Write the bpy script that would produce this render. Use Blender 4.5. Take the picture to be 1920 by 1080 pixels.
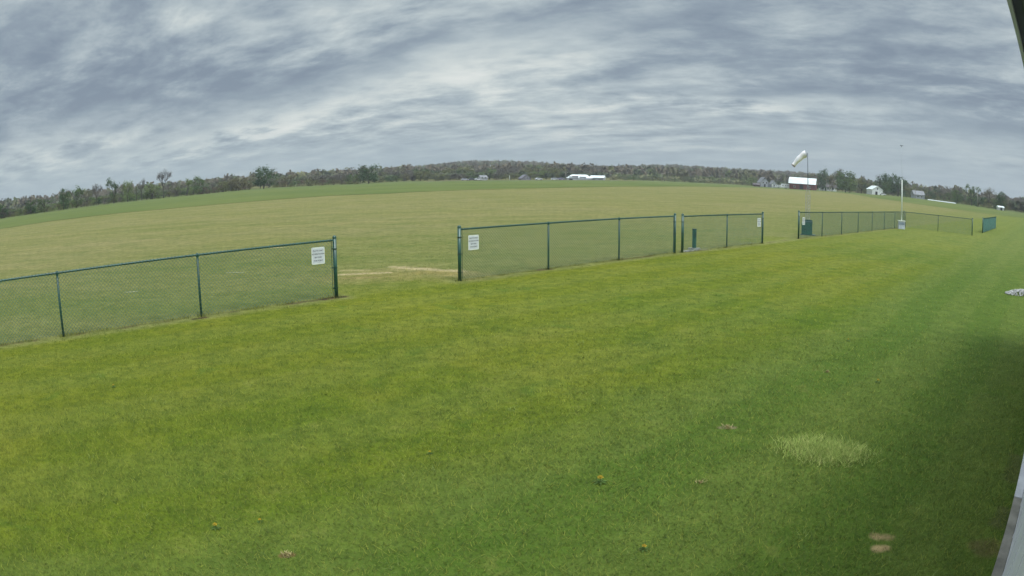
import bpy, math, random
import numpy as np
from mathutils import Vector, Matrix, Euler

S = bpy.context.scene
for o in list(bpy.data.objects): bpy.data.objects.remove(o)
COL = S.collection
RNG = np.random.default_rng(7)

# ---------------------------------------------------------------- camera
H = 2.3765                                   # lens height above the lawn
LA, LB, LC = 0.779673, 0.135339, -0.048922   # lens: angle = A r + B r^3 + C r^4
PITCH, ROLL = 0.164711, -0.003294
cp, sp = math.cos(PITCH), math.sin(PITCH)
FW = np.array([0, cp, -sp]); U0 = np.array([0, sp, cp]); R0 = np.array([1, 0, 0.])
cr, sr = math.cos(ROLL), math.sin(ROLL)
RT = cr*R0 + sr*U0; UP = -sr*R0 + cr*U0
cam = bpy.data.cameras.new('camera'); camo = bpy.data.objects.new('camera', cam); COL.objects.link(camo)
m = Matrix.Identity(4)
for i in range(3):
    m[i][0] = RT[i]; m[i][1] = UP[i]; m[i][2] = -FW[i]
m[2][3] = H
camo.matrix_world = m
cam.type = 'PANO'; cam.sensor_width = 36; cam.clip_start = 0.01; cam.clip_end = 20000
cy = cam.cycles if hasattr(cam, 'cycles') else cam
cy.panorama_type = 'FISHEYE_LENS_POLYNOMIAL'
cy.fisheye_fov = math.radians(180)
cy.fisheye_polynomial_k0 = 0
cy.fisheye_polynomial_k1 = -LA/18.75
cy.fisheye_polynomial_k2 = 0
cy.fisheye_polynomial_k3 = -LB/18.75**3
cy.fisheye_polynomial_k4 = -LC/18.75**4
S.camera = camo

# ---------------------------------------------------------------- sun, exposure, sky
SUN_AZ, SUN_EL = math.radians(138), math.radians(61)     # azimuth from +Y clockwise
SD = Vector((math.sin(SUN_AZ)*math.cos(SUN_EL), math.cos(SUN_AZ)*math.cos(SUN_EL), math.sin(SUN_EL)))
sl = bpy.data.lights.new('sun', 'SUN'); sl.energy = 1.25; sl.angle = math.radians(24); sl.color = (1, .955, .88)
so = bpy.data.objects.new('sun', sl); COL.objects.link(so); so.rotation_euler = SD.to_track_quat('Z', 'Y').to_euler()
so.location = (0, 0, 60)
S.view_settings.view_transform = 'Standard'; S.view_settings.look = 'None'
S.view_settings.exposure = 0.2; S.view_settings.gamma = 1.0
S.render.engine = 'CYCLES'
try:
    S.cycles.volume_step_rate = 4; S.cycles.volume_max_steps = 64
    S.cycles.max_bounces = 6; S.cycles.transparent_max_bounces = 16
except Exception: pass

class N:                                   # small node-graph helper
    def __init__(s, nt): s.nt = nt
    def node(s, t, **k):
        n = s.nt.nodes.new(t)
        for a, b in k.items(): setattr(n, a, b)
        return n
    def put(s, sock, v):
        if isinstance(v, bpy.types.NodeSocket): s.nt.links.new(v, sock)
        elif v is not None: sock.default_value = v
    def math(s, op, a, b=None, c=None, clamp=False):
        n = s.node('ShaderNodeMath', operation=op, use_clamp=clamp)
        s.put(n.inputs[0], a); s.put(n.inputs[1], b)
        if c is not None: s.put(n.inputs[2], c)
        return n.outputs[0]
    def vmath(s, op, a, b=None, out=0):
        n = s.node('ShaderNodeVectorMath', operation=op); s.put(n.inputs[0], a); s.put(n.inputs[1], b)
        return n.outputs[out]
    def dot(s, a, b): return s.vmath('DOT_PRODUCT', a, b, 'Value')
    def comb(s, x, y, z=0.):
        n = s.node('ShaderNodeCombineXYZ'); s.put(n.inputs[0], x); s.put(n.inputs[1], y); s.put(n.inputs[2], z); return n.outputs[0]
    def noise(s, vec, scale, detail=3, rough=.5, dist=0):
        n = s.node('ShaderNodeTexNoise'); s.put(n.inputs['Vector'], vec); s.put(n.inputs['Scale'], scale)
        n.inputs['Detail'].default_value = detail; n.inputs['Roughness'].default_value = rough
        n.inputs['Distortion'].default_value = dist
        return n.outputs[0]
    def ss(s, v, a, b, lo=0., hi=1.):
        n = s.node('ShaderNodeMapRange', interpolation_type='SMOOTHSTEP')
        s.put(n.inputs[0], v); s.put(n.inputs[1], a); s.put(n.inputs[2], b); s.put(n.inputs[3], lo); s.put(n.inputs[4], hi)
        return n.outputs[0]
    def mix(s, f, a, b, blend='MIX'):
        n = s.node('ShaderNodeMix', data_type='RGBA', blend_type=blend)
        s.put(n.inputs[0], f)
        for k, v in ((6, a), (7, b)):
            if isinstance(v, (tuple, list)) and len(v) == 3: v = (*v, 1)
            s.put(n.inputs[k], v)
        return n.outputs[2]
    def ramp(s, f, stops, interp='LINEAR'):
        n = s.node('ShaderNodeValToRGB'); cr_ = n.color_ramp; cr_.interpolation = interp
        while len(cr_.elements) < len(stops): cr_.elements.new(.5)
        for e, (p_, c_) in zip(cr_.elements, stops): e.position = p_; e.color = (*c_, 1)
        s.put(n.inputs[0], f); return n.outputs[0]

def ray(x, y):
    dx, dy = (x-960)/1000, (540-y)/1000
    rr = math.hypot(dx, dy)+1e-12; th = LA*rr+LB*rr**3+LC*rr**4
    return math.cos(th)*FW + math.sin(th)*(dx*RT+dy*UP)/rr
def azel(x, y):
    d = ray(x, y); return math.atan2(d[0], d[1]), math.asin(d[2])

W = bpy.data.worlds.new("World"); S.world = W; W.use_nodes = True
nt = W.node_tree; nt.nodes.clear(); g = N(nt)
tc = g.node('ShaderNodeTexCoord'); D = g.vmath('NORMALIZE', tc.outputs['Generated'])
sep = g.node('ShaderNodeSeparateXYZ'); g.put(sep.inputs[0], D)
dz = g.math('MAXIMUM', sep.outputs[2], 0.0)
den = g.math('ADD', dz, 0.10)
px_ = g.math('DIVIDE', sep.outputs[0], den); py_ = g.math('DIVIDE', sep.outputs[1], den)
P = g.comb(px_, py_)
a_ = math.radians(-50)                                  # the cloud streets run this way
al = (math.sin(a_), math.cos(a_), 0); ac = (math.cos(a_), -math.sin(a_), 0)
U = g.dot(P, al); V = g.dot(P, ac)
wob = g.noise(g.comb(g.math('MULTIPLY', U, .30), g.math('MULTIPLY', V, .42), 3.1), 1.0, 4, .6)
V2 = g.math('ADD', V, g.math('MULTIPLY', g.math('SUBTRACT', wob, .5), .7))
def cloud(u_, v_, su, sv, seed, det, rough):
    return g.noise(g.comb(g.math('MULTIPLY', u_, su), g.math('MULTIPLY', v_, sv), seed), 1.0, det, rough, .08)
n1 = cloud(U, V2, .50, .85, 11.3, 5, .55)
n2 = cloud(U, V2, 1.75, 2.35, 5.2, 7, .60)
n2b = cloud(g.math('ADD', U, .10), g.math('ADD', V2, -.16), 1.75, 2.35, 5.2, 7, .60)      # the same lumps seen a little way towards the light
n3 = cloud(U, V2, 5.0, 7.5, 1.7, 6, .66)
lump = g.math('SUBTRACT', n2, n2b)
val = g.math('ADD', g.math('MULTIPLY', n1, .50), g.math('MULTIPLY', n2, .38))
val = g.math('ADD', val, g.math('MULTIPLY', lump, .46))
val = g.math('ADD', val, g.math('MULTIPLY', n3, .08))
# the large bright and dark banks of this sky, as compass bearings and heights
banks = [(930,118,.16,.045,.16),(560,215,.20,.035,.13),(330,277,.16,.018,.13),(1420,190,.20,.016,.15),(1010,190,.14,.05,.07),
         (110,265,.16,.03,.08),(1870,285,.11,.03,.16),(1200,120,.2,.03,.03),(640,20,.3,.04,.03),
         (430,170,.22,.035,-.10),(120,190,.16,.045,-.12),(1780,195,.2,.035,-.10),(1900,232,.10,.035,-.16),(820,70,.4,.03,-.06),(1640,225,.2,.02,-.06),(300,120,.25,.05,-.05),(1350,60,.3,.05,-.04),
         (1600,150,.3,.05,-.05),(960,45,.9,.06,-.035),(200,60,.3,.1,-.04),(1830,50,.2,.08,-.07),(1000,240,.5,.03,.05),(240,240,.25,.03,.06),(60,60,.2,.1,-.05),(1060,60,.2,.04,.02)]
wx = g.math('MULTIPLY', g.math('SUBTRACT', wob, .5), .10)
warp = g.math('MULTIPLY', g.math('SUBTRACT', n2, .5), .12)
az_ = g.math('ARCTAN2', sep.outputs[0], sep.outputs[1])
el_ = g.math('ARCSINE', sep.outputs[2])
for bx_, by_, wa, we, amp in banks:
    A, E_ = azel(bx_, by_)
    da = g.math('DIVIDE', g.math('SUBTRACT', az_, A), wa)
    slope = -0.16 if bx_ < 1000 else 0.02
    ee = g.math('ADD', el_, g.math('MULTIPLY', g.math('SUBTRACT', az_, A), slope))
    de = g.math('DIVIDE', g.math('ADD', g.math('SUBTRACT', ee, E_), warp), we)
    q = g.math('ADD', g.math('MULTIPLY', da, da), g.math('MULTIPLY', de, de))
    gx = g.math('EXPONENT', g.math('MULTIPLY', q, -1.0))
    val = g.math('ADD', val, g.math('MULTIPLY', gx, amp))
cl = g.ramp(val, [(.26, (.185,.232,.290)), (.38, (.245,.300,.352)), (.48, (.335,.395,.432)), (.58, (.440,.500,.515)), (.70, (.600,.640,.620)), (.86, (.74,.755,.72))])
hz = g.ss(el_, 0.0, g.ss(az_, .22, .50, .095, .175))
hcol = g.mix(g.ss(az_, -.6, .7), (.375,.465,.505), (.320,.390,.435))
cl = g.mix(g.math('ADD', g.math('MULTIPLY', hz, .85), .15), hcol, cl)
# overhead the overcast is thinner and brighter, most of all round the sun
zen = g.ss(sep.outputs[2], .36, .85, 1.0, 2.6)
sd = g.math('MAXIMUM', g.dot(D, tuple(SD)), 0.0)
glow = g.math('ADD', 1.0, g.math('MULTIPLY', g.math('POWER', sd, 5.0), 2.2))
cl = g.mix(1.0, cl, g.comb(g.math('MULTIPLY', zen, glow), g.math('MULTIPLY', zen, glow), g.math('MULTIPLY', zen, glow)), 'MULTIPLY')
cl10 = g.vmath('SCALE', cl); cl10.node.inputs['Scale'].default_value = 10.0
sky = g.node('ShaderNodeTexSky', sky_type='NISHITA'); sky.sun_disc = False; sky.sun_elevation = SUN_EL; sky.sun_rotation = SUN_AZ
fin = g.mix(.95, sky.outputs[0], cl10)
bg = g.node('ShaderNodeBackground'); g.put(bg.inputs[0], fin); bg.inputs[1].default_value = .1
out = g.node('ShaderNodeOutputWorld'); nt.links.new(bg.outputs[0], out.inputs[0])

# ---------------------------------------------------------------- helpers
def tag(o, label=None, cat=None, group=None, kind=None):
    if label: o['label'] = label
    if cat: o['category'] = cat
    if group: o['group'] = group
    if kind: o['kind'] = kind
    return o
def mesh_np(name, V, F, mat=None, smooth=False):
    V = np.asarray(V, dtype=np.float32); F = np.asarray(F, dtype=np.int32)
    me = bpy.data.meshes.new(name)
    me.vertices.add(len(V)); me.vertices.foreach_set('co', V.ravel())
    k = F.shape[1]
    me.loops.add(F.size); me.loops.foreach_set('vertex_index', F.ravel())
    me.polygons.add(len(F)); me.polygons.foreach_set('loop_start', np.arange(0, F.size, k, dtype=np.int32))
    me.polygons.foreach_set('loop_total', np.full(len(F), k, dtype=np.int32))
    if smooth: me.polygons.foreach_set('use_smooth', np.ones(len(F), dtype=bool))
    me.update(calc_edges=True); me.validate()
    if mat: me.materials.append(mat)
    return me
def link(name, me, parent=None, loc=None):
    o = bpy.data.objects.new(name, me); COL.objects.link(o)
    if parent: o.parent = parent
    if loc is not None: o.location = loc
    return o
def empty(name, loc, rz=0.):
    o = bpy.data.objects.new(name, None); COL.objects.link(o); o.location = loc; o.rotation_euler = (0, 0, rz)
    o.empty_display_size = .3; return o
class MB:
    def __init__(s): s.v = []; s.f = []
    def add(s, V, F):
        b = len(s.v); s.v += [tuple(map(float, q)) for q in V]; s.f += [tuple(int(i)+b for i in q) for q in F]; return s
    def box(s, a, b):
        x0,y0,z0 = a; x1,y1,z1 = b
        return s.add([(x0,y0,z0),(x1,y0,z0),(x1,y1,z0),(x0,y1,z0),(x0,y0,z1),(x1,y0,z1),(x1,y1,z1),(x0,y1,z1)],
              [(0,3,2,1),(4,5,6,7),(0,1,5,4),(1,2,6,5),(2,3,7,6),(3,0,4,7)])
    def tube(s, p, q, r0, r1=None, n=8, cap=True):
        r1 = r0 if r1 is None else r1
        p = Vector(p); q = Vector(q); d = (q-p).normalized()
        a = d.orthogonal().normalized(); b = d.cross(a)
        V = []
        for c_, r_ in ((p, r0), (q, r1)):
            for i in range(n):
                t = 2*math.pi*i/n; V.append(c_ + a*math.cos(t)*r_ + b*math.sin(t)*r_)
        F = [(i, (i+1) % n, n+(i+1) % n, n+i) for i in range(n)]
        if cap: F += [tuple(range(n-1, -1, -1)), tuple(range(n, 2*n))]
        return s.add(V, F)
    def prism(s, pts, y0, y1):             # outline in x,z pushed along y
        n = len(pts)
        V = [(x, y0, z) for x, z in pts]+[(x, y1, z) for x, z in pts]
        F = [tuple(range(n)), tuple(range(2*n-1, n-1, -1))]+[((i+1) % n, i, n+i, n+(i+1) % n) for i in range(n)]
        return s.add(V, F)
    def lathe(s, prof, n=16, c=(0,0)):
        V = []; F = []
        for r_, z_ in prof:
            for i in range(n):
                t = 2*math.pi*i/n; V.append((c[0]+r_*math.cos(t), c[1]+r_*math.sin(t), z_))
        for k in range(len(prof)-1):
            for i in range(n):
                F.append((k*n+i, k*n+(i+1) % n, (k+1)*n+(i+1) % n, (k+1)*n+i))
        return s.add(V, F)
    def mesh(s, name, mat, smooth=False, bevel=0):
        me = bpy.data.meshes.new(name); me.from_pydata(s.v, [], s.f); me.update()
        if smooth:
            for p_ in me.polygons: p_.use_smooth = True
        me.materials.append(mat); return me
    def build(s, name, mat, parent=None, smooth=False, loc=None, bevel=0):
        o = link(name, s.mesh(name, mat, smooth), parent, loc)
        if bevel:
            bm = o.modifiers.new('bevel', 'BEVEL'); bm.width = bevel; bm.segments = 2; bm.limit_method = 'ANGLE'
        return o

def material(name, col, rough=.7, var=.15, scale=3., metal=0., spec=.4, bump=0., trans=0., col2=None, objspace=True):
    mt = bpy.data.materials.new(name); mt.use_nodes = True
    nt = mt.node_tree; b = nt.nodes['Principled BSDF']; g = N(nt)
    tc = g.node('ShaderNodeTexCoord'); vec = tc.outputs['Object'] if objspace else g.node('ShaderNodeNewGeometry').outputs['Position']
    nz = g.noise(vec, scale, 5, .6)
    c2 = col2 or tuple(c*(1-2*var) for c in col)
    c1 = col if col2 else tuple(min(1, c*(1+var)) for c in col)
    c = g.mix(g.ss(nz, .3, .7), c2, c1)
    g.put(b.inputs['Base Color'], c)
    b.inputs['Roughness'].default_value = rough; b.inputs['Metallic'].default_value = metal
    b.inputs['Specular IOR Level'].default_value = spec
    if bump:
        bn = g.node('ShaderNodeBump'); bn.inputs['Strength'].default_value = bump; bn.inputs['Distance'].default_value = .01
        g.put(bn.inputs['Height'], g.noise(vec, scale*8, 4)); g.put(b.inputs['Normal'], bn.outputs[0])
    return mt

# ---------------------------------------------------------------- place: fence line, terrain
FT = 0.711253; FP = np.array([-8.197246, 9.205357]); FD = np.array([math.cos(FT), math.sin(FT)]); FN = np.array([math.sin(FT), -math.cos(FT)])
def fuv(x, y): return (x-FP[0])*FD[0]+(y-FP[1])*FD[1], (x-FP[0])*FN[0]+(y-FP[1])*FN[1]
def fxy(u, v): return FP[0]+FD[0]*u+FN[0]*v, FP[1]+FD[1]*u+FN[1]*v

HOR = [(0,411),(180,386),(280,374.5),(385,364),(450,357.5),(515,352.5),(665,346),(700,344),(860,339),(1000,338),(1130,338),(1240,341),(1350,346),(1480,354),(1600,362),(1700,370),(1800,383),(1920,401)]
HA = np.array([azel(*q)[0] for q in HOR]); HE = np.array([azel(*q)[1] for q in HOR])
HD = np.array([235,285,315,330,340,350,360,370,385,400,430,440,440,430,420,400,360,300.])
def edge_d(az): return np.interp(az, HA, HD)
def edge_z(az): return H + edge_d(az)*np.tan(np.interp(az, HA, HE))
RIDGE = [(0,397),(100,383),(200,369),(300,355),(390,344),(450,338),(520,334),(560,331),(600,327),(640,323),(690,319.5),(740,317),(790,312.5),(840,306.5),(870,304),(900,303),(960,303),(1000,304.5),(1040,309),(1100,312),(1150,313.5),(1200,311),(1250,311),(1300,312.5),(1340,315.5),(1400,319),(1450,322),(1500,325),(1540,329),(1600,338),(1700,352),(1790,364),(1860,374),(1920,381)]
RA = np.array([azel(*q)[0] for q in RIDGE]); RE = np.array([azel(*q)[1] for q in RIDGE])
def sst(a, b, x):
    t = np.clip((x-a)/(b-a), 0, 1); return t*t*(3-2*t)
def lumps(x, y):
    z = 0*x
    r_ = np.random.default_rng(3)
    for i in range(14):
        L = r_.uniform(2.5, 14); a = r_.uniform(0, 6.28); k = 2*math.pi/L
        z = z + (0.0016*L**.5)*np.sin(k*(x*math.cos(a)+y*math.sin(a))+r_.uniform(0, 6.28))
    return z
FB = [(-4,-.03),(0,-.027),(3.05,-.013),(6.1,0.0),(9.3,.003),(12.0,.012),(14.8,.028),(17.6,.03),(18.0,.012),(21,.01),(24,0.0),(27.6,.03),(31,0),(37,-.02),(49,-.05),(60,-.05)]
FBu = np.array([a for a, b in FB]); FBz = np.array([b for a, b in FB])
def Z(x, y):
    x = np.asarray(x, float); y = np.asarray(y, float)
    d = np.hypot(x, y); az = np.arctan2(x, y)
    u, v = fuv(x, y)
    z = np.interp(u, FBu, FBz)*np.exp(-(v/3.0)**2)
    z = z + lumps(x, y)*sst(1.5, 5, np.abs(v))*sst(.5, 2.5, d)*(1-sst(120, 200, d))
    azc = np.clip(az, HA[0], HA[-1]); De = edge_d(azc)
    z = z + edge_z(azc)*sst(.45, 1.0, d/De)*1.0
    ridge = np.clip(H+1250*np.tan(np.interp(np.clip(az, RA[0], RA[-1]), RA, RE))-11.5, 0, 60)
    z = z + (ridge-edge_z(azc))*sst(640, 1250, d)*np.where(y > 0, 1, .2)
    return z
def Zf(x, y): return float(Z(x, y))

# ---------------------------------------------------------------- turf colours, by place
def seg_mask(g, pos, a, b, w, nz, amt=.8):
    nz = g.math('ADD', g.math('MULTIPLY', nz, .5), g.math('MULTIPLY', g.noise(pos, 1.9, 3, .6), .5))
    ax, ay = a; bx, by = b; L = math.hypot(bx-ax, by-ay); dx, dy = (bx-ax)/L, (by-ay)/L
    rel = g.vmath('SUBTRACT', pos, (ax, ay, 0)); t = g.dot(rel, (dx, dy, 0)); c = g.dot(rel, (-dy, dx, 0))
    tt = g.math('MAXIMUM', g.math('SUBTRACT', g.math('ABSOLUTE', g.math('SUBTRACT', t, L/2)), L/2), 0.)
    q = g.math('SQRT', g.math('ADD', g.math('MULTIPLY', tt, tt), g.math('MULTIPLY', c, c)))
    q = g.math('ADD', g.math('DIVIDE', q, w), g.math('MULTIPLY', g.math('SUBTRACT', nz, .5), amt*4))
    return g.ss(q, .35, 1.35, 1., 0.)
def gnd(x, y):
    d = ray(x, y); t = -H/d[2]; return float(d[0]*t), float(d[1]*t)
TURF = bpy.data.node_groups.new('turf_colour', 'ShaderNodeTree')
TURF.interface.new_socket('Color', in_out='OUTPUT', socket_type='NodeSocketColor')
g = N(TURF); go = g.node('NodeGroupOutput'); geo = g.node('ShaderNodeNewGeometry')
pos = g.vmath('MULTIPLY', geo.outputs['Position'], (1, 1, 0))
rel = g.vmath('SUBTRACT', pos, (FP[0], FP[1], 0))
uu = g.dot(rel, (FD[0], FD[1], 0)); vv = g.dot(rel, (FN[0], FN[1], 0))
big = g.noise(pos, .16, 4, .55, .3); mid = g.noise(pos, .8, 4, .6); fine = g.noise(pos, 5., 5, .7); micro = g.noise(pos, 38., 4, .7); tuft = g.noise(pos, 2.4, 6, .72)
L1 = g.mix(g.ss(big, .32, .68), (.098,.146,.010), (.168,.186,.014))
L1 = g.mix(g.ss(mid, .45, .78, 0, .45), L1, (.225,.210,.028))
L1 = g.mix(g.ss(mid, .46, .26, 0, .6), L1, (.072,.118,.010))
L1 = g.mix(g.ss(vv, 7.5, .5, 0, .40), L1, (.195,.192,.012))
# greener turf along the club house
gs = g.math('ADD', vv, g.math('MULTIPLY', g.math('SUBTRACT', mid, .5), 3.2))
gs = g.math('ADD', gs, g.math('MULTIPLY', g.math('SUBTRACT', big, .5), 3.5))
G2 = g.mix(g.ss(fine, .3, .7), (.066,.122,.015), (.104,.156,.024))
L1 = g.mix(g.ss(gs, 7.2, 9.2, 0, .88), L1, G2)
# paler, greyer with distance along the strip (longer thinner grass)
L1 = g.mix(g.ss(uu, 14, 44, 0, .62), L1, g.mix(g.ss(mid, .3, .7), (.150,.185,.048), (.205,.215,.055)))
# mower passes
stripe = g.math('SINE', g.math('ADD', g.math('MULTIPLY', vv, 3.6), g.math('MULTIPLY', big, 5.)))
L1 = g.mix(g.ss(stripe, -.4, .4, 0, .16), L1, (.22,.235,.06))
# flying field
st = g.comb(g.math('MULTIPLY', g.dot(pos, (.99, .13, 0)), .035), g.math('MULTIPLY', g.dot(pos, (-.13, .99, 0)), .42))
s1 = g.noise(st, 1.0, 5, .6, .2); s2 = g.noise(g.vmath('MULTIPLY', st, (2.5, .28, 1)), 1.0, 4, .6); s3 = g.noise(g.vmath('MULTIPLY', st, (6, 3.2, 1)), 1.0, 4, .6)
F1 = g.mix(g.ss(s1, .3, .7), (.196,.190,.058), (.280,.235,.090))
F1 = g.mix(g.ss(s2, .42, .66, 0, .6), F1, (.285,.235,.105))
F1 = g.mix(g.ss(s3, .56, .8, 0, .7), F1, (.330,.300,.140))
F1 = g.mix(g.ss(s3, .42, .25, 0, .6), F1, (.105,.140,.035))
s4 = g.noise(g.comb(g.math('MULTIPLY', g.dot(pos, (.99, .13, 0)), .5), g.math('MULTIPLY', g.dot(pos, (-.13, .99, 0)), .9)), 1.0, 6, .75, .2)
F1 = g.mix(g.ss(s4, .44, .66, 0, .55), F1, (.115,.145,.040))
F1 = g.mix(g.ss(s4, .46, .28, 0, .50), F1, (.330,.290,.130))
F1 = g.mix(g.ss(vv, -20, -4, 0, .45), F1, (.135,.170,.030))
w_ = g.math('ADD', vv, g.math('MULTIPLY', g.math('SUBTRACT', fine, .5), .5))
gap0 = g.math('MULTIPLY', g.ss(uu, 5.6, 6.8), g.ss(uu, 9.8, 8.6))
gap1 = g.math('MULTIPLY', g.ss(uu, 23.6, 24.4), g.ss(uu, 28.0, 27.2))
gp = g.math('MAXIMUM', gap0, gap1)
w2 = g.math('ADD', vv, g.math('MULTIPLY', g.math('SUBTRACT', tuft, .5), g.math('ADD', .5, g.math('MULTIPLY', gp, 2.5))))
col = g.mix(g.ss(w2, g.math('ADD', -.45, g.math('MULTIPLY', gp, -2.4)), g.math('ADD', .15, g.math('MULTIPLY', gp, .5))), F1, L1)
# weed-killed line under the fence, with dark brown patches at some posts
ln = g.math('ABSOLUTE', g.math('ADD', w_, .02))
onf = g.math('MULTIPLY', g.ss(uu, 50, 49), 1.0)
gap = g.math('MULTIPLY', g.ss(uu, 6.2, 6.6), g.ss(uu, 9.2, 8.8))
onf = g.math('MULTIPLY', onf, g.math('SUBTRACT', 1, gap))
onf = g.math('MULTIPLY', onf, g.ss(g.noise(g.comb(uu, 0.), .55, 3), .30, .55, .35, 1.))
col = g.mix(g.math('MULTIPLY', g.ss(ln, .55, .15, 0, .55), onf), col, (.255,.245,.095))
col = g.mix(g.math('MULTIPLY', g.ss(ln, .13, .05, 0, .8), g.math('MULTIPLY', onf, g.ss(g.noise(g.comb(uu, 3.), .9, 3), .48, .6))), col, (.110,.075,.040))
straw = (.46,.36,.19)
for (a, b, w, c, k) in [((648,522),(722,519),.9,(.265,.215,.070),.5),((728,512),(858,515),1.0,(.265,.215,.070),.5),((655,508),(720,506),.4,(.33,.27,.11),.5),((760,503),(858,513),.5,(.34,.27,.12),.55),((640,515),(722,511),.16,straw,.9),((640,507),(690,506),.08,straw,.6),((735,500),(800,505),.20,straw,.95),((800,505),(860,509),.22,straw,.95),
                     ((650,522),(700,520),.16,(.30,.22,.09),.6),((790,511),(850,513),.35,(.27,.21,.06),.6),
                     ((508,466),(530,465),.14,straw,.9),((428,510),(455,510),.09,(.36,.34,.22),.8),((236,547),(255,546),.08,(.36,.34,.22),.8),
                     ((340,443),(352,442),.10,straw,.7),((1643,1010),(1662,1011),.058,(.42,.29,.14),.95),((1645,1032),(1659,1031),.052,(.42,.29,.14),.95),
                     ((1010,507),(1030,506),.12,(.13,.09,.05),.9),((1290,300+170),(1320,300+168),.25,(.28,.26,.15),.8),
                     ((1845,1035),(1860,1030),.12,(.16,.10,.05),.6),((1872,985),(1882,960),.10,(.12,.09,.05),.5),((1895,900),(1905,860),.10,(.12,.085,.05),.4),
                     ((530,1038),(548,1037),.03,(.20,.12,.05),.8),((1350,802),(1375,802),.04,(.24,.19,.11),.8)]:
    col = g.mix(g.math('MULTIPLY', seg_mask(g, pos, gnd(*a), gnd(*b), w, fine), k), col, c)
for (px, py, r_) in [(378,595,.10),(631,558,.17)]:
    gx_, gy_ = gnd(px, py)
    col = g.mix(seg_mask(g, pos, (gx_-r_*1.6*FD[0], gy_-r_*1.6*FD[1]), (gx_+r_*.9*FD[0], gy_+r_*.9*FD[1]), r_*.75, fine, .3), col, (.075,.045,.028))
col = g.mix(g.ss(tuft, .40, .62, 0, .48), col, g.mix(.55, col, (.020,.050,.004)))
col = g.mix(g.ss(tuft, .44, .30, 0, .35), col, (.215,.215,.050))
col = g.mix(g.ss(fine, .42, .64, 0, .48), col, g.mix(.6, col, (.02,.05,.004)))
clover = g.noise(pos, 1.1, 3, .5, .6)
col = g.mix(g.math('MULTIPLY', g.ss(clover, .60, .74, 0, .55), g.ss(vv, 0, 1)), col, (.066,.122,.012))
col = g.mix(g.ss(micro, .52, .75, 0, .28), col, (.30,.30,.09))
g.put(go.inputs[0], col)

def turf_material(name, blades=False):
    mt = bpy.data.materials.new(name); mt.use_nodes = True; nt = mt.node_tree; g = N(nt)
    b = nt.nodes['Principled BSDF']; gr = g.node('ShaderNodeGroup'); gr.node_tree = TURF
    c = gr.outputs[0]; geo = g.node('ShaderNodeNewGeometry')
    if blades:
        rp = geo.outputs['Random Per Island']
        up = g.vmath('NORMALIZE', g.vmath('ADD', g.vmath('MULTIPLY', geo.outputs['Normal'], (.8,.8,.8)), (0,0,1))); g.put(b.inputs['Normal'], up)
        c = g.mix(g.ss(rp, .2, 1, 0, .75), c, (.30,.31,.045))
        c = g.mix(g.ss(g.math('FRACT', g.math('MULTIPLY', rp, 7.3)), .3, 1, 0, .75), c, (.030,.070,.006))
        c = g.mix(1., c, (1.18, 1.18, 1.18), 'MULTIPLY')
        g.put(b.inputs['Base Color'], c); b.inputs['Roughness'].default_value = .6; b.inputs['Specular IOR Level'].default_value = .25
        tr = g.node('ShaderNodeBsdfTranslucent'); g.put(tr.inputs[0], c); ms = g.node('ShaderNodeMixShader'); ms.inputs[0].default_value = .3
        nt.links.new(b.outputs[0], ms.inputs[1]); nt.links.new(tr.outputs[0], ms.inputs[2]); nt.links.new(ms.outputs[0], nt.nodes['Material Output'].inputs[0])
    else:
        g.put(b.inputs['Base Color'], c); b.inputs['Roughness'].default_value = .9; b.inputs['Specular IOR Level'].default_value = .12
        pos = geo.outputs['Position']
        h1 = g.noise(pos, 14., 4, .7); h2 = g.noise(pos, 2.2, 3)
        bn = g.node('ShaderNodeBump'); bn.inputs['Strength'].default_value = .75; bn.inputs['Distance'].default_value = .05
        g.put(bn.inputs['Height'], g.math('ADD', h1, g.math('MULTIPLY', h2, 1.2))); g.put(b.inputs['Normal'], bn.outputs[0])
    return mt
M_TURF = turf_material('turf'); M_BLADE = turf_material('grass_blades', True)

# ---------------------------------------------------------------- ground sheet
NA, NR = 720, 250
az = np.linspace(-math.pi, math.pi, NA, endpoint=False); rad = .4*(4500/.4)**(np.arange(NR)/(NR-1))
AZ, RD = np.meshgrid(az, rad); X = RD*np.sin(AZ); Y = RD*np.cos(AZ); ZZ = Z(X, Y)
V = np.stack([X.ravel(), Y.ravel(), ZZ.ravel()], 1); V = np.vstack([V, [[0, 0, 0]]])
i, j = np.meshgrid(np.arange(NR-1), np.arange(NA), indexing='ij'); jn = (j+1) % NA
F = np.stack([i*NA+j, i*NA+jn, (i+1)*NA+jn, (i+1)*NA+j], -1).reshape(-1, 4)
jj = np.arange(0, NA, 2); F0 = np.stack([np.full(len(jj), NR*NA), (jj+2) % NA, (jj+1) % NA, jj], 1)
F = np.vstack([F, F0])
F = F[:, ::-1]
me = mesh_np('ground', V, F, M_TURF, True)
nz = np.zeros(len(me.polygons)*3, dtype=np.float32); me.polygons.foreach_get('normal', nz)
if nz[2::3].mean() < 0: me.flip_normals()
tag(link('ground', me), kind='structure')

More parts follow.
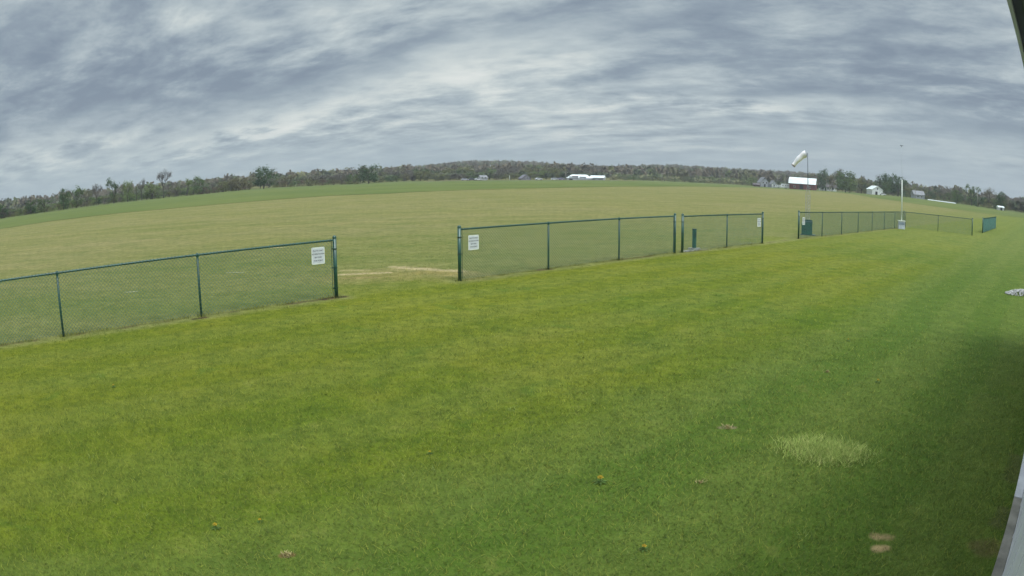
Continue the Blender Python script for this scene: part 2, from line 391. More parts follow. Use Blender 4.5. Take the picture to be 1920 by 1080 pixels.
def strip(name, inner, outer, mat, dz, n=260, a0=None, a1=None, m=16, tz=True):
    """a field lying between two distances given per bearing"""
    a = np.linspace(a0, a1, n); t = np.linspace(0, 1, m)
    r0 = inner(a); r1 = outer(a)
    R_ = r0[None]*(r1/r0)[None]**t[:, None]; A_ = np.repeat(a[None], m, 0)
    X = R_*np.sin(A_); Y = R_*np.cos(A_); V = np.stack([X.ravel(), Y.ravel(), (Z(X, Y)+dz).ravel()], 1)
    i, j = np.meshgrid(np.arange(m-1), np.arange(n-1), indexing='ij')
    F = np.stack([i*n+j, (i+1)*n+j, (i+1)*n+j+1, i*n+j+1], -1).reshape(-1, 4)
    me = mesh_np(name, V, F, mat, True)
    nzz = np.zeros(len(me.polygons)*3, dtype=np.float32); me.polygons.foreach_get('normal', nzz)
    if nzz[2::3].mean() < 0: me.flip_normals()
    return tag(link(name, me), kind='structure')
INN = [(0,430),(87,416),(225,400),(375,386.5),(480,377.5),(615,367.5),(720,363.5),(890,356),(1015,353),(1115,351),(1225,350),(1350,351),(1425,353),(1508,358.5),(1563,362),(1644,373),(1725,384),(1833,399),(1920,409)]
IA = np.array([azel(*q)[0] for q in INN]); ID = np.array([math.hypot(*gnd(*q)) for q in INN])
print('inner', ID.round())
def inner_d(a): return np.minimum(np.interp(a, IA, ID), edge_d(a)*.93)
M_CROP = material('crop_green', (.135,.155,.042), .9, .12, .03, spec=.1, col2=(.095,.128,.032), objspace=False)
M_SOIL = material('ploughed_soil', (.130,.110,.085), .95, .15, .05, spec=.1, objspace=False)
M_MEAD = material('rough_meadow', (.150,.175,.060), .95, .2, .04, spec=.1, objspace=False)
strip('crop_field', inner_d, lambda a: edge_d(a)*.985, M_CROP, .03, a0=IA[0]-.25, a1=IA[-1]+.25)
strip('ploughed_field', lambda a: edge_d(a)*.988, lambda a: edge_d(a)*1.07, M_SOIL, .04, a0=azel(800,339)[0], a1=azel(1190,339)[0])
strip('meadow', lambda a: edge_d(a)*.99, lambda a: edge_d(a)*1.5, M_MEAD, .035, a0=azel(1195,339)[0], a1=azel(1920,400)[0]+.2)
strip('grass_verge', lambda a: edge_d(a)*.99, lambda a: edge_d(a)*1.3, M_MEAD, .035, a0=azel(0,411)[0]-.2, a1=azel(795,340)[0])

# ---------------------------------------------------------------- grass blades
def blades(name, pts, hgt, wid, mat, lean=.5, rng=RNG, hvar=.5):
    n = len(pts); x, y = pts[:, 0], pts[:, 1]; z = Z(x, y)-.004
    t = rng.uniform(0, 2*math.pi, n); s = rng.uniform(1-hvar, 1+hvar, n)*hgt; w = wid*rng.uniform(.7, 1.3, n)/2
    lx, ly = rng.normal(0, lean, (2, n))*s
    bx, by = np.cos(t)*w, np.sin(t)*w
    V = np.empty((n, 3, 3)); V[:, 0] = np.stack([x-bx, y-by, z], 1); V[:, 1] = np.stack([x+bx, y+by, z], 1); V[:, 2] = np.stack([x+lx, y+ly, z+s], 1)
    F = np.arange(n*3).reshape(n, 3)
    return link(name, mesh_np(name, V.reshape(-1, 3), F, mat))
def wedge(r0, r1, a0, a1, dens, rng):
    area = .5*(a1-a0)*(r1*r1-r0*r0); n = int(area*dens)
    r_ = np.sqrt(rng.uniform(r0*r0, r1*r1, n)); a = rng.uniform(a0, a1, n)
    return np.stack([r_*np.sin(a), r_*np.cos(a)], 1)
BT = math.radians(40.5); BD = np.array([math.cos(BT), math.sin(BT)]); BN = np.array([math.sin(BT), -math.cos(BT)])
SLAB = .155; WALL = .245
def on_lawn(p):
    keep = (p@BN < SLAB-.01)
    gx_, gy_ = gnd(1903, 552)
    keep &= ~(((p[:, 0]-gx_-.7)/1.1)**2+((p[:, 1]-gy_-.1)/.5)**2 < 1)
    return p[keep]
def thin(p, centers, r_):
    for c in centers: p = p[(np.hypot(p[:, 0]-c[0], p[:, 1]-c[1]) > r_) | (RNG.random(len(p)) < .25)]
    return p
p = wedge(1.6, 12, -1.05, 1.05, 3000, RNG); rd = np.hypot(p[:, 0], p[:, 1]); p = p[RNG.random(len(p)) < np.interp(rd, [5.5, 8.5, 12], [1, .4, .05])]
p = thin(on_lawn(p), [gnd(1653,1011), gnd(1652,1031)], .065)
tag(blades('grass', p, .032, .006, M_BLADE, .75), 'short mown lawn grass close to the building', 'grass', kind='stuff')
p = on_lawn(wedge(6.5, 30, -.98, .98, 330, RNG)); rd = np.hypot(p[:, 0], p[:, 1]); p = p[RNG.random(len(p)) < np.interp(rd, [6.5, 10, 15, 30], [.2, .8, .5, .02])]
tag(blades('grass', p, .028, .013, M_BLADE, .8), 'mown turf reaching out past the green fence', 'grass', kind='stuff')
M_TALL = material('tall_grass', (.46,.55,.20), .6, .25, 16., spec=.2, col2=(.26,.38,.09), objspace=False)
g = N(M_TALL.node_tree); ge = g.node('ShaderNodeNewGeometry'); bt_ = M_TALL.node_tree.nodes['Principled BSDF']
g.put(bt_.inputs['Normal'], g.vmath('NORMALIZE', g.vmath('ADD', g.vmath('MULTIPLY', ge.outputs['Normal'], (.9,.9,.9)), (0,0,1))))
g.put(bt_.inputs['Base Color'], g.ramp(ge.outputs['Random Per Island'], [(0, (.10,.17,.02)), (.4, (.24,.33,.055)), (.8, (.41,.47,.12)), (1, (.56,.54,.19))]))
M_COARSE = material('coarse_grass', (.24,.30,.085), .6, .2, 16., spec=.2, objspace=False)
c0 = np.array(gnd(1545, 862)); L, Rr = np.array(gnd(1462, 836)), np.array(gnd(1628, 858))
ex = (Rr-L)/2; cx = (L+Rr)/2; ey = np.array([-ex[1], ex[0]])*.72
q = RNG.normal(0, .50, (9000, 2)); q = q[np.hypot(q[:, 0], q[:, 1]) < 1.0+.35*RNG.random(len(q))]
p = cx+q[:, :1]*ex+q[:, 1:]*ey
tag(blades('tall_grass', p, .050, .0045, M_TALL, .65), 'pale clump of longer uncut grass on the dark lawn near the building', 'grass clump', kind='stuff')
# longer grass the mower misses along the fence foot
uq = np.concatenate([RNG.uniform(-6, 6.2, 2600), RNG.uniform(9.2, 17.6, 1500), RNG.uniform(18, 24, 700), RNG.uniform(27.6, 49, 1500)])
uq = uq[np.sin(uq*3.1)+np.sin(uq*7.7+1)+RNG.normal(0, .7, len(uq)) > .2]; vq = RNG.normal(-.03, .05, len(uq))
pu = np.stack(fxy(uq, vq), 1)
for pb_ in [0, 3.05, 6.1, 9.262, 12.03, 14.8, 17.57, 18.01, 20.9, 23.8]:
    pu = np.vstack([pu, np.stack(fxy(pb_+RNG.normal(0, .06, 60), RNG.normal(0, .06, 60)), 1)])
tag(blades('fence_grass', pu, .075, .008, M_BLADE, .45), 'longer unmown grass along the foot of the fence', 'grass', kind='stuff')
# scattered pale tufts
pp = []
for k in range(70):
    a = RNG.uniform(-.8, .85); r_ = RNG.uniform(3.6, 11); c = np.array([r_*math.sin(a), r_*math.cos(a)])
    pp.append(c+RNG.normal(0, RNG.uniform(.03, .12), (int(RNG.uniform(6, 26)), 2)))
tag(blades('coarse_grass', on_lawn(np.vstack(pp)), .036, .005, M_COARSE, .7), 'scattered tufts of coarser pale grass in the lawn', 'grass tufts', kind='stuff')

# ---------------------------------------------------------------- dandelions and dead weeds in the lawn
M_YEL = material('yellow_petals', (.62,.42,.03), .7, .2, 30); M_STEM = material('weed_green', (.09,.16,.03), .7, .2, 20)
M_DEAD = material('dead_leaf', (.46,.37,.17), .8, .25, 20)
def dandelion(px, py, s, label):
    x, y = gnd(px, py); t = empty('dandelion', (x, y, Zf(x, y)), RNG.uniform(0, 6))
    t.scale = (s,)*3
    tag(t, label, 'flower', 'dandelions in the lawn')
    mb = MB(); n = 22
    for k in range(n):
        a = 2*math.pi*k/n; r_ = .019+.004*math.sin(5*a); b = a+.16
        mb.add([(0,0,.047),(r_*math.cos(a-.13), r_*math.sin(a-.13), .044),(r_*1.05*math.cos(a), r_*1.05*math.sin(a), .050),(r_*math.cos(a+.13), r_*math.sin(a+.13), .044)], [(0,1,2,3)])
        mb.add([(0,0,.052),(.6*r_*math.cos(b-.2), .6*r_*math.sin(b-.2), .052),(.65*r_*math.cos(b), .65*r_*math.sin(b), .057),(.6*r_*math.cos(b+.2), .6*r_*math.sin(b+.2), .052)], [(0,1,2,3)])
    mb.build('flower_head', M_YEL, t)
    MB().tube((0,0,-.005), (.0,.0,.046), .003, .0022, 6).build('stem', M_STEM, t)
    lf = MB()
    for k in range(7):
        a = 2*math.pi*k/7+.3; c, s_ = math.cos(a), math.sin(a)
        lf.add([(0,0,.004),(.03*c-.008*s_, .03*s_+.008*c, .014),(.06*c, .06*s_, .009),(.03*c+.008*s_, .03*s_-.008*c, .014)], [(0,1,2,3)])
    lf.build('leaf_rosette', M_STEM, t)
dandelion(1125, 907, 1.2, 'yellow dandelion alone in the lawn, centre foreground of the grass')
dandelion(1207, 1032, .8, 'yellow dandelion lowest in the picture, below the pale dead weed')
dandelion(404, 987, .9, 'small yellow dandelion far left in the near lawn')
dandelion(1646, 716, .9, 'small yellow dandelion on the dark turf beyond the tall grass clump')
dandelion(487, 975, .6, 'tiny yellow dandelion in the near left lawn, right of the small one')
dandelion(213, 725, .8, 'lone yellow dandelion in the lawn below the leftmost fence posts')
dandelion(1590, 640, .8, 'small yellow dandelion far up the right lawn under the far fence')
dandelion(806, 850, .6, 'tiny yellow dandelion in the middle of the near lawn')
def dead_weed(px, py, s, label):
    x, y = gnd(px, py); mb = MB()
    for k in range(46):
        a = RNG.uniform(0, 6.28); r_ = abs(RNG.normal(0, .042)); c = Vector((r_*math.cos(a), r_*math.sin(a), 0))
        h_ = RNG.uniform(.02, .06); d = Vector((RNG.normal(0, .03), RNG.normal(0, .03), h_)); w_ = Vector((RNG.normal(0, 1), RNG.normal(0, 1), 0)).normalized()*.005
        mb.add([c-w_, c+w_, c+d+w_*.8, c+d-w_*.8], [(0,1,2,3)])
    o = mb.build('dead_weed', M_DEAD, loc=(x, y, Zf(x, y))); o.scale = (s,)*3
    tag(o, label, 'weed', 'dead weeds in the lawn')
dead_weed(1312, 907, 0.50, 'tan dead weed between the two dandelions and the bare spots')
dead_weed(1364, 803, 0.61, 'greyish dead weed left of the tall pale grass clump')
dead_weed(1551, 697, 0.55, 'tan dead weed up the lawn beyond the tall grass clump')
dead_weed(538, 1038, 0.55, 'brown dead weed near the bottom left of the lawn')

# ---------------------------------------------------------------- chain-link fences
def wire_mat(name, c):
    return material(name, c, .32, .1, 4., spec=.8)
M_POST = wire_mat('green_vinyl_post', (.012,.072,.046)); M_WIRE = wire_mat('green_vinyl_wire', (.035,.125,.110))
M_TIE = wire_mat('dark_band', (.010,.040,.028))
TOPZ = 1.175
def tubes_np(Pa, Pb, r_, n=4):
    d = Pb-Pa; L = np.linalg.norm(d, axis=1, keepdims=True); d = d/L
    ref = np.where(np.abs(d[:, 2:3]) > .9, np.array([[1., 0, 0]]), np.array([[0, 0, 1.]]))
    a = np.cross(d, ref); a /= np.linalg.norm(a, axis=1, keepdims=True); b = np.cross(d, a)
    rr = np.broadcast_to(np.asarray(r_, float).reshape(-1, 1), (len(Pa), 1))
    V = []
    for E_ in (Pa, Pb):
        for k in range(n):
            t = 2*math.pi*k/n; V.append(E_+rr*(a*math.cos(t)+b*math.sin(t)))
    V = np.stack(V, 1); base = (np.arange(len(Pa))*2*n)[:, None]
    F = []
    for k in range(n): F.append(base+np.array([[k, (k+1) % n, n+(k+1) % n, n+k]]))
    return V.reshape(-1, 3), np.stack(F, 1).reshape(-1, 4)
def fence(us, v0, dirv, terminals, label, origin=None, tz=None):
    """us: post positions along the fence; origin/dirv give the line"""
    o = np.array(origin); d = np.array(dirv)
    P2 = [o+d*u for u in us]; n_ = len(us)
    base = P2[0]; root = empty('chain_link_fence', (base[0], base[1], 0), 0)
    tag(root, label, 'fence', 'green chain link fence along the flying field')
    nrm = np.array([d[1], -d[0]])
    zg = [Zf(*p_) for p_ in P2]
    def loc(q, z): return (q[0]-base[0], q[1]-base[1], z)
    for k, q in enumerate(P2):
        mb = MB()
        if k in terminals:
            r_ = .041; top = zg[k]+TOPZ+.06
            mb.tube(loc(q, zg[k]-.2), loc(q, top), r_, n=14)
            mb.lathe([(r_+.004, top-.02), (r_+.004, top+.002), (r_*.85, top+.022), (r_*.45, top+.034), (.001, top+.038)], 14, (q[0]-base[0], q[1]-base[1]))
            po = mb.build('post', M_POST, root, True)
            s = 1 if k == 0 else -1
            q2 = q+d*s*.075
            for zz in (.2, .62, 1.0):
                bd = MB(); bd.lathe([(r_+.001, zg[k]+zz-.012), (r_+.006, zg[k]+zz-.012), (r_+.006, zg[k]+zz+.012), (r_+.001, zg[k]+zz+.012)], 12, (q[0]-base[0], q[1]-base[1]))
                bd.tube(loc(q+d*s*.035, zg[k]+zz), loc(q+d*s*.085, zg[k]+zz), .012, n=6)
                bd.build('tension_band', M_TIE, po)
            MB().tube(loc(q2, zg[k]+.06), loc(q2, zg[k]+TOPZ-.02), .006, n=6).build('tension_bar', M_TIE, po)
        else:
            r_ = .025; top = zg[k]+TOPZ-.015
            mb.tube(loc(q, zg[k]-.2), loc(q, top), r_, n=12); mb.lathe([(r_+.003, top-.03), (r_+.004, top), (.026, top+.03), (.022, top+.052), (.001, top+.056)], 12, (q[0]-base[0], q[1]-base[1]))
            po = mb.build('post', M_POST, root, True)
            for zz in (.3, .6, .9):
                MB().lathe([(r_+.001, zg[k]+zz-.004), (r_+.005, zg[k]+zz), (r_+.001, zg[k]+zz+.004)], 10, (q[0]-base[0], q[1]-base[1])).build('wire_tie', M_TIE, po)
    rail = MB()
    for k in range(n_-1):
        rail.tube(loc(P2[k], zg[k]+TOPZ), loc(P2[k+1], zg[k+1]+TOPZ), .021, n=10, cap=False)
    rail.build('top_rail', M_POST, root, True)
    # woven wire, two families of zig-zag strands, knuckled above the rail
    Pa, Pb = [], []
    cell = .0762; hh = TOPZ+.022-.04
    for k in range(n_-1):
        L = us[k+1]-us[k]
        c_ = np.arange(-hh, L, cell)
        for s, off in ((1, .026), (-1, .031)):
            for c in c_:
                t0, t1 = max(c, 0), min(c+hh, L)
                if t1-t0 < .01: continue
                za, zb = (t0-c), (t1-c)
                if s < 0: za, zb = hh-za, hh-zb
                for (t_, z_, lst) in ((t0, za, Pa), (t1, zb, Pb)):
                    q = P2[k]+d*t_+nrm*off; f = t_/L
                    lst.append((q[0]-base[0], q[1]-base[1], zg[k]*(1-f)+zg[k+1]*f+.04+z_))
                # knuckle
    Pa, Pb = np.array(Pa), np.array(Pb)
    V, F = tubes_np(Pa, Pb, .0030, 4)
    kn = MB(); u_ = us[0]+.05
    ka, kb = [], []
    while u_ < us[-1]-.04:
        q = o+d*u_+nrm*.028; f = np.interp(u_, us, zg)
        ka.append((q[0]-base[0], q[1]-base[1], f+TOPZ-.02)); kb.append((q[0]-base[0], q[1]-base[1], f+TOPZ+.036)); u_ += cell
    V2, F2 = tubes_np(np.array(ka), np.array(kb), .0060, 4)
    V = np.vstack([V, V2]); F = np.vstack([F, F2+len(V)-len(V2)])
    link('wire_mesh', mesh_np('wire_mesh', V, F, M_WIRE), root)
    return root
D0 = 3.05
A_us = [-2*D0, -D0, 0, D0, 2*D0]
B0 = 9.262204; B_us = [B0+i*D0*.908659 for i in range(4)]
C0 = 18.014125; C_us = [C0+i*D0*.956545 for i in range(3)]
E0 = 27.624005; E_us = [E0+i*D0*1.009463 for i in range(8)]
fence(A_us, 0, FD, {4}, 'nearest green chain link fence run, at the left of the wide opening', FP)
fence(B_us, 0, FD, {0, 3}, 'green chain link fence run of three panels just right of the wide opening', FP)
fence(C_us, 0, FD, {0, 2}, 'short two panel green chain link run with the slim green box behind it', FP)
fence(E_us, 0, FD, {0, 7}, 'long far green chain link run of seven panels ending at the white weather mast', FP)
cxy = np.array(fxy(E_us[-1], 0))
fence([.12, 3.05, 6.1], 0, FN, {2}, 'green chain link run turning back towards the building from the weather mast', cxy)
fs = np.array(gnd(1842, 437)); fe = np.array(gnd(1872, 429)); fd_ = FD
ff = fence([i*D0 for i in range(6)], 0, fd_, {0, 5}, 'farthest fence run, with blue green sky sheen strips added, almost edge on at right', fs)
M_SHEEN = material('teal_sky_sheen', (.045,.185,.185), .4, .2, 3., spec=.6)  # added strips, coloured teal for the sky's reflection off the edge-on wire
sb = MB(); u_ = .12
while u_ < 5*D0-.1:
    q = fs+fd_*u_; z_ = Zf(*q)-0.; qq = (q-fs); nr = FN*.01
    e = fd_*.042
    qq = qq+FN*.0285; a1 = qq-e-nr; a2 = qq+e-nr; a3 = qq+e+nr; a4 = qq-e+nr
    sb.add([(*a1, z_+.06), (*a2, z_+.06), (*a3, z_+.06), (*a4, z_+.06), (*a1, z_+1.12), (*a2, z_+1.12), (*a3, z_+1.12), (*a4, z_+1.12)], [(0,3,2,1),(4,5,6,7),(0,1,5,4),(1,2,6,5),(2,3,7,6),(3,0,4,7)])
    u_ += .102
sb.build('sky_sheen_strips', M_SHEEN, ff)

# ---------------------------------------------------------------- signs
M_WHITE = material('white_sign', (.74,.76,.70), .5, .04, 6.); M_PANEL = material('grey_panel', (.60,.62,.64), .5, .05, 9.); M_INK = material('sign_ink', (.09,.10,.10), .6, .1, 9.)
def text_mesh(txt, size, mat):
    c = bpy.data.curves.new('letters', 'FONT'); c.body = txt; c.size = size; c.align_x = 'CENTER'; c.align_y = 'CENTER'; c.extrude = .0006; c.offset = size*.018
    ob = bpy.data.objects.new('letters', c); COL.objects.link(ob)
    dg = bpy.context.evaluated_depsgraph_get(); me = bpy.data.meshes.new_from_object(ob.evaluated_get(dg))
    bpy.data.objects.remove(ob); me.materials.clear(); me.materials.append(mat); return me
TXT = [text_mesh(t, s, M_INK) for t, s in (('PILOTS ONLY', .040), ('NO SPECTATORS', .037), ('BEYOND', .040), ('THIS POINT', .040))]
def sign(u, z, label, tilt=0.):
    x, y = fxy(u, .05); zg = Zf(x, y)
    root = empty('sign', (x, y, z), FT); root.rotation_euler = (0, tilt, FT)
    tag(root, label, 'sign', 'white notices wired to the fence')
    w, h_, r_ = .150, .170, .018
    def rr(w, h_, r_, y0, y1, nm, mat):
        pts = []
        for cx_, cz_, a0 in ((w-r_, h_-r_, 0), (-w+r_, h_-r_, 90), (-w+r_, -h_+r_, 180), (w-r_, -h_+r_, 270)):
            for k in range(5):
                a = math.radians(a0+k*22.5); pts.append((cx_+r_*math.cos(a), cz_+r_*math.sin(a)))
        return MB().prism(pts, y0, y1).build(nm, mat, root)
    rr(w, h_, r_, -.002, .002, 'board', M_WHITE)
    rr(w-.022, h_-.022, .004, -.0035, -.0021, 'panel', M_PANEL)
    for k, me in enumerate(TXT):
        o = link('lettering', me, root, (0, -.0043, .100-.066*k)); o.rotation_euler = (math.pi/2, 0, 0)
    for sx in (-1, 1):
        for sz in (-1, 1): MB().tube((sx*(w-.012), -.006, sz*(h_-.012)), (sx*(w-.012), .03, sz*(h_-.012)), .004, n=8).build('tie', M_TIE, root)
def fence_hit(px, py):
    d = ray(px, py); t = (FP@FN+.05)/(d[0]*FN[0]+d[1]*FN[1])
    q = d[:2]*t; return fuv(*q)[0], H+d[2]*t
sign(*fence_hit(596.5, 479.5), 'white notice at the right end of the nearest fence run')
sign(*fence_hit(888, 454.5), 'white notice at the left end of the three panel fence run')
sign(*fence_hit(1423.3, 417), 'white notice at the right end of the short two panel run')
sign(*fence_hit(1507, 414.5), 'white notice in front of the green box at the far run')

# ---------------------------------------------------------------- slim green box, green chest, mast, windsock
M_GBOX = material('green_enamel', (.022,.125,.090), .45, .15, 3., spec=.5); M_GLID = material('dark_green_lid', (.028,.080,.080), .45, .15, 3.)
M_CONC = material('concrete', (.34,.33,.29), .9, .18, 5., spec=.2, bump=.3); M_ALU = material('galvanised', (.42,.42,.46), .5, .1, 5., metal=.2)
x, y = gnd(1301.5, 468); zg = Zf(x, y); rz = math.atan2(FD[1], FD[0])
t = empty('power_pedestal', (x, y, zg), rz); tag(t, 'slim green metal pedestal on a small concrete pad behind the short fence run', 'utility box')
MB().box((-.055,-.055,.04), (.055,.055,.67)).build('housing', M_GBOX, t, bevel=.008)
MB().box((-.063,-.063,.67), (.063,.063,.70)).build('cap', M_GLID, t, bevel=.006)
MB().box((-.04,-.062,.42), (.04,-.0555,.61)).build('cover', M_GLID, t)
MB().box((-.16,-.16,-.06), (.16,.16,.05)).build('pad', M_CONC, t, bevel=.012)
u_, _ = fuv(x, y)
xa, ya = fxy(C0+.12, -.12); o = MB().box((0,-.07,-.02), (u_-C0-.32,.07,.035)).build('plank', M_CONC, loc=(xa, ya, Zf(xa, ya))); o.rotation_euler = (0,0,rz)
tag(o, 'pale weathered board on the ground between fence post and green pedestal', 'board')

x, y = gnd(1513, 440.5); t = empty('storage_chest', (x, y, Zf(x, y)), azel(1513,440)[0]*-1)
tag(t, 'dark green storage chest with sloping lid behind the far fence run', 'chest')
MB().box((-.30,-.22,.03), (.28,.24,.60)).build('body', M_GBOX, t, bevel=.015)
MB().prism([(-.24+.0,.60),(.29,.60),(.29,.66),(-.24,.66)], -.24, .26).build('lid', M_GLID, t, bevel=.01)
MB().box((-.24,.1,.66), (.27,.25,.74)).build('backboard', M_GLID, t)
MB().box((-.305,-.232,.27), (.285,-.2205,.30)).build('rib', M_GLID, t)
MB().box((-.34,-.27,-.03), (.46,.30,.028)).build('base_board', M_GLID, t)

A, _ = azel(1690, 428); dd = 47.9
x, y = dd*math.sin(A), dd*math.cos(A); zg = Zf(x, y)
t = empty('weather_mast', (x, y, zg), -A); tag(t, 'slender white mast with tiny wind sensor, rising from a white box', 'mast')
zt = lambda py, D_, zg: H+D_*math.tan(azel(1691, py)[1])-zg
M_WP = material('white_paint', (.72,.75,.68), .5, .06, 3.); M_BLK = material('black_plastic', (.03,.03,.035), .5, .1, 5.); M_PALE = material('pale_fibreglass', (.42,.48,.53), .5, .05, 3.)
MB().tube((0,0,.6), (0,0,zt(337, dd, zg)), .055, .045, 12).build('lower_tube', M_WP, t, True)
MB().tube((0,0,zt(337, dd, zg)), (0,0,zt(275, dd, zg)), .007, .006, 8).build('upper_tube', M_PALE, t, True)
zz = zt(273, dd, zg)
mb = MB(); mb.tube((0,0,zz-.1), (0,0,zz), .02, n=8)
an = MB()
for k in range(3):
    a = k*2.094; an.tube((0,0,zz), (.11*math.cos(a), .11*math.sin(a), zz), .006, n=6)
    an.lathe([(.001,zz-.03),(.028,zz-.018),(.034,zz),(.028,zz+.018),(.001,zz+.03)], 8, (.11*math.cos(a), .11*math.sin(a)))
mb.build('sensor_body', M_BLK, t); an.build('wind_cups', M_BLK, t)
t2 = empty('equipment_box', (x, y, zg), -A+.15); tag(t2, 'white metal box standing at the foot of the weather mast', 'equipment box')
MB().box((-.26,-.2,.0), (.27,.2,.55)).build('cabinet', material('white_box', (.62,.66,.72), .5, .12, 4.), t2, bevel=.012)
MB().box((-.29,-.23,.55), (.30,.23,.60)).build('lid', M_WP, t2, bevel=.008)
MB().box((-.22,-.206,.30), (.23,-.2005,.48)).build('panel', material('grey_blue_panel', (.30,.35,.42), .5, .1, 5.), t2)

A, _ = azel(1514.5, 400); dd = 42.0
x, y = dd*math.sin(A), dd*math.cos(A); zg = Zf(x, y)
root = empty('windsock_mast', (x, y, zg), -A); tag(root, 'grey lattice windsock mast with thin dark top pole behind the fence', 'windsock mast')
zt2 = lambda py: H+dd*math.tan(azel(1514, py)[1])-zg
z1, z2, z3 = zt2(366), zt2(347), zt2(289)
rb = .155; legs = [(rb*math.cos(a), rb*math.sin(a)) for a in (math.radians(90), math.radians(210), math.radians(330))]
for lx, ly in legs:
    mb = MB(); mb.tube((lx, ly, -.1), (lx*1.15, ly*1.15, z1), .013, n=6); mb.tube((lx*1.15, ly*1.15, z1), (lx*.12, ly*.12, z2), .013, n=6)
    mb.build('mast_leg', M_ALU, root)
br = MB(); nb = 9
for k in range(nb):
    za, zb = z1*k/nb+.02, z1*(k+1)/nb
    for i in range(3):
        a, b = legs[i], legs[(i+1) % 3]; br.tube((*a, za), (*b, zb), .006, n=5); br.tube((*b, zb), (*a, zb), .005, n=5)
br.build('bracing', M_ALU, root)
M_DPOLE = material('dark_steel', (.10,.12,.15), .5, .1, 5.)
MB().tube((0,0,z2-.25), (0,0,z3), .024, .020, 8).build('top_pole', M_DPOLE, root, True)
ws = empty('windsock', (x, y, zg+z3), -A); tag(ws, 'faded white and pinkish windsock hanging down to the left from its pole', 'windsock')
M_SOCK = material('faded_nylon', (.92,.91,.95), .7, .05, 3., col2=(.93,.84,.83)); M_ORG = material('tail_nylon', (.32,.28,.27), .7, .1, 3.)
# sock: rings along a curved droop
rings = []; ns = 16; nn = 18
for k in range(ns+1):
    f = k/ns
    cx_ = -.10-.92*f; cz_ = .02-.20*f-.64*f**1.45
    r_ = .255-.115*f+.012*math.sin(f*14)
    ang = math.atan2(-.20-.62*1.45*f**.45, -.90)
    rings.append((cx_, cz_, r_, ang))
V = []; F = []
for k, (cx_, cz_, r_, ang) in enumerate(rings):
    tx, tz_ = math.cos(ang), math.sin(ang); nx, nz_ = -tz_, tx
    for i in range(nn):
        a = 2*math.pi*i/nn; rr_ = r_*(1+.07*math.sin(3*a+k*.5)*(k/ns))
        sq = .85
        V.append((cx_+nx*rr_*math.cos(a), rr_*math.sin(a), cz_+nz_*rr_*math.cos(a)*sq))
for k in range(ns):
    for i in range(nn): F.append((k*nn+i, k*nn+(i+1) % nn, (k+1)*nn+(i+1) % nn, (k+1)*nn+i))
half = [f_ for f_ in F if f_[0] < nn*(ns-1)]; tail = [f_ for f_ in F if f_[0] >= nn*(ns-1)]
nh = nn*ns
so_ = MB().add(V[:nh], half).build('sock_fabric', M_SOCK, ws, True)
MB().add(V[nh-nn:], [tuple(i-(nh-nn) for i in f_) for f_ in tail]).build('tail_band', M_ORG, ws, True)
hp = MB()
cx_, cz_, r_, ang = rings[0]
for i in range(nn):
    hp.tube(V[i], V[(i+1) % nn], .008, n=5)
hp.tube((0,0,.05), V[0], .006, n=5); hp.tube((0,0,-.16), V[nn//2], .006, n=5); hp.tube((0,0,-.18), (0,0,.07), .02, n=8)
hp.tube((-.02,0,-.17), (-.30,.0,-.30), .010, n=6)
hp.build('hoop', M_DPOLE, ws)

# ---------------------------------------------------------------- club house at the right
def bxy(u, v): return BD[0]*u+BN[0]*v, BD[1]*u+BN[1]*v
M_SID = material('white_siding', (.78,.77,.80), .5, .04, 2., spec=.4); M_SOFF = material('soffit', (.17,.19,.16), .6, .12, 2.)
M_FAS = material('fascia_dark', (.05,.05,.09), .5, .1, 3.); M_TRIM = material('white_trim', (.70,.68,.78), .5, .05, 3.)
M_ROOF = material('roof_metal', (.16,.20,.17), .5, .1, 2.); M_GLS = material('window_glass', (.05,.06,.07), .15, .1, 2., spec=.6)
M_SL1 = material('slab_stained', (.27,.25,.21), .9, .22, 3., spec=.2, bump=.4); M_SL2 = material('slab_clean', (.62,.61,.62), .85, .1, 4., spec=.2, bump=.3)
ch = empty('club_house', (0, 0, 0), BT); tag(ch, 'white sided club house whose wall foot and eave show at the right edge', 'building')
# local frame: x along the wall, y = -right, so right side is negative y
EZ = H+.30; EV = -.035; U0_, U1_ = -7.0, 12.3; DEP = 7.0
wl = MB()
wl.box((U0_, -WALL-DEP, .03), (U1_, -WALL, EZ+.02))
ribs = wl.build('wall', M_SID, ch)
rb_ = MB(); x_ = U0_+.2
while x_ < U1_:
    rb_.box((x_-.012, -WALL-.001, .05), (x_+.012, -WALL+.006, EZ-.01)); x_ += .6
rb_.build('siding_rib', M_SID, ch)
MB().box((U0_-.3, -WALL-DEP-.3, EZ+.02), (U1_+.3, -EV-.022, EZ+.045)).build('soffit', M_SOFF, ch)
MB().box((U0_-.3, -EV-.021, EZ+.012), (U1_+.3, -EV-.004, EZ+.17)).build('fascia', M_FAS, ch)
MB().box((U0_-.3, -EV-.0035, EZ-.002), (U1_+.3, -EV+.004, EZ+.175)).build('gutter_trim', M_TRIM, ch)
mid_ = -WALL-DEP/2; rz_ = EZ+1.2
MB().add([(U0_-.3,-EV+.0,EZ+.18),(U1_+.3,-EV+.0,EZ+.18),(U1_+.3,mid_,rz_),(U0_-.3,mid_,rz_),(U0_-.3,-WALL-DEP-.35,EZ+.18),(U1_+.3,-WALL-DEP-.35,EZ+.18),
          (U0_-.3,mid_,EZ+.1),(U1_+.3,mid_,EZ+.1)], [(0,1,2,3),(3,2,5,4),(1,5,2),(0,3,4),(0,4,5,1)]).build('roof', M_ROOF, ch)
for wx_ in (3.0, 8.5):
    wf = MB().box((wx_, -WALL+.001, 1.0), (wx_+1.2, -WALL+.02, 1.9)).build('window', M_TRIM, ch)
    MB().box((wx_+.06, -WALL+.0201, 1.06), (wx_+1.14, -WALL+.024, 1.84)).build('pane', M_GLS, wf)
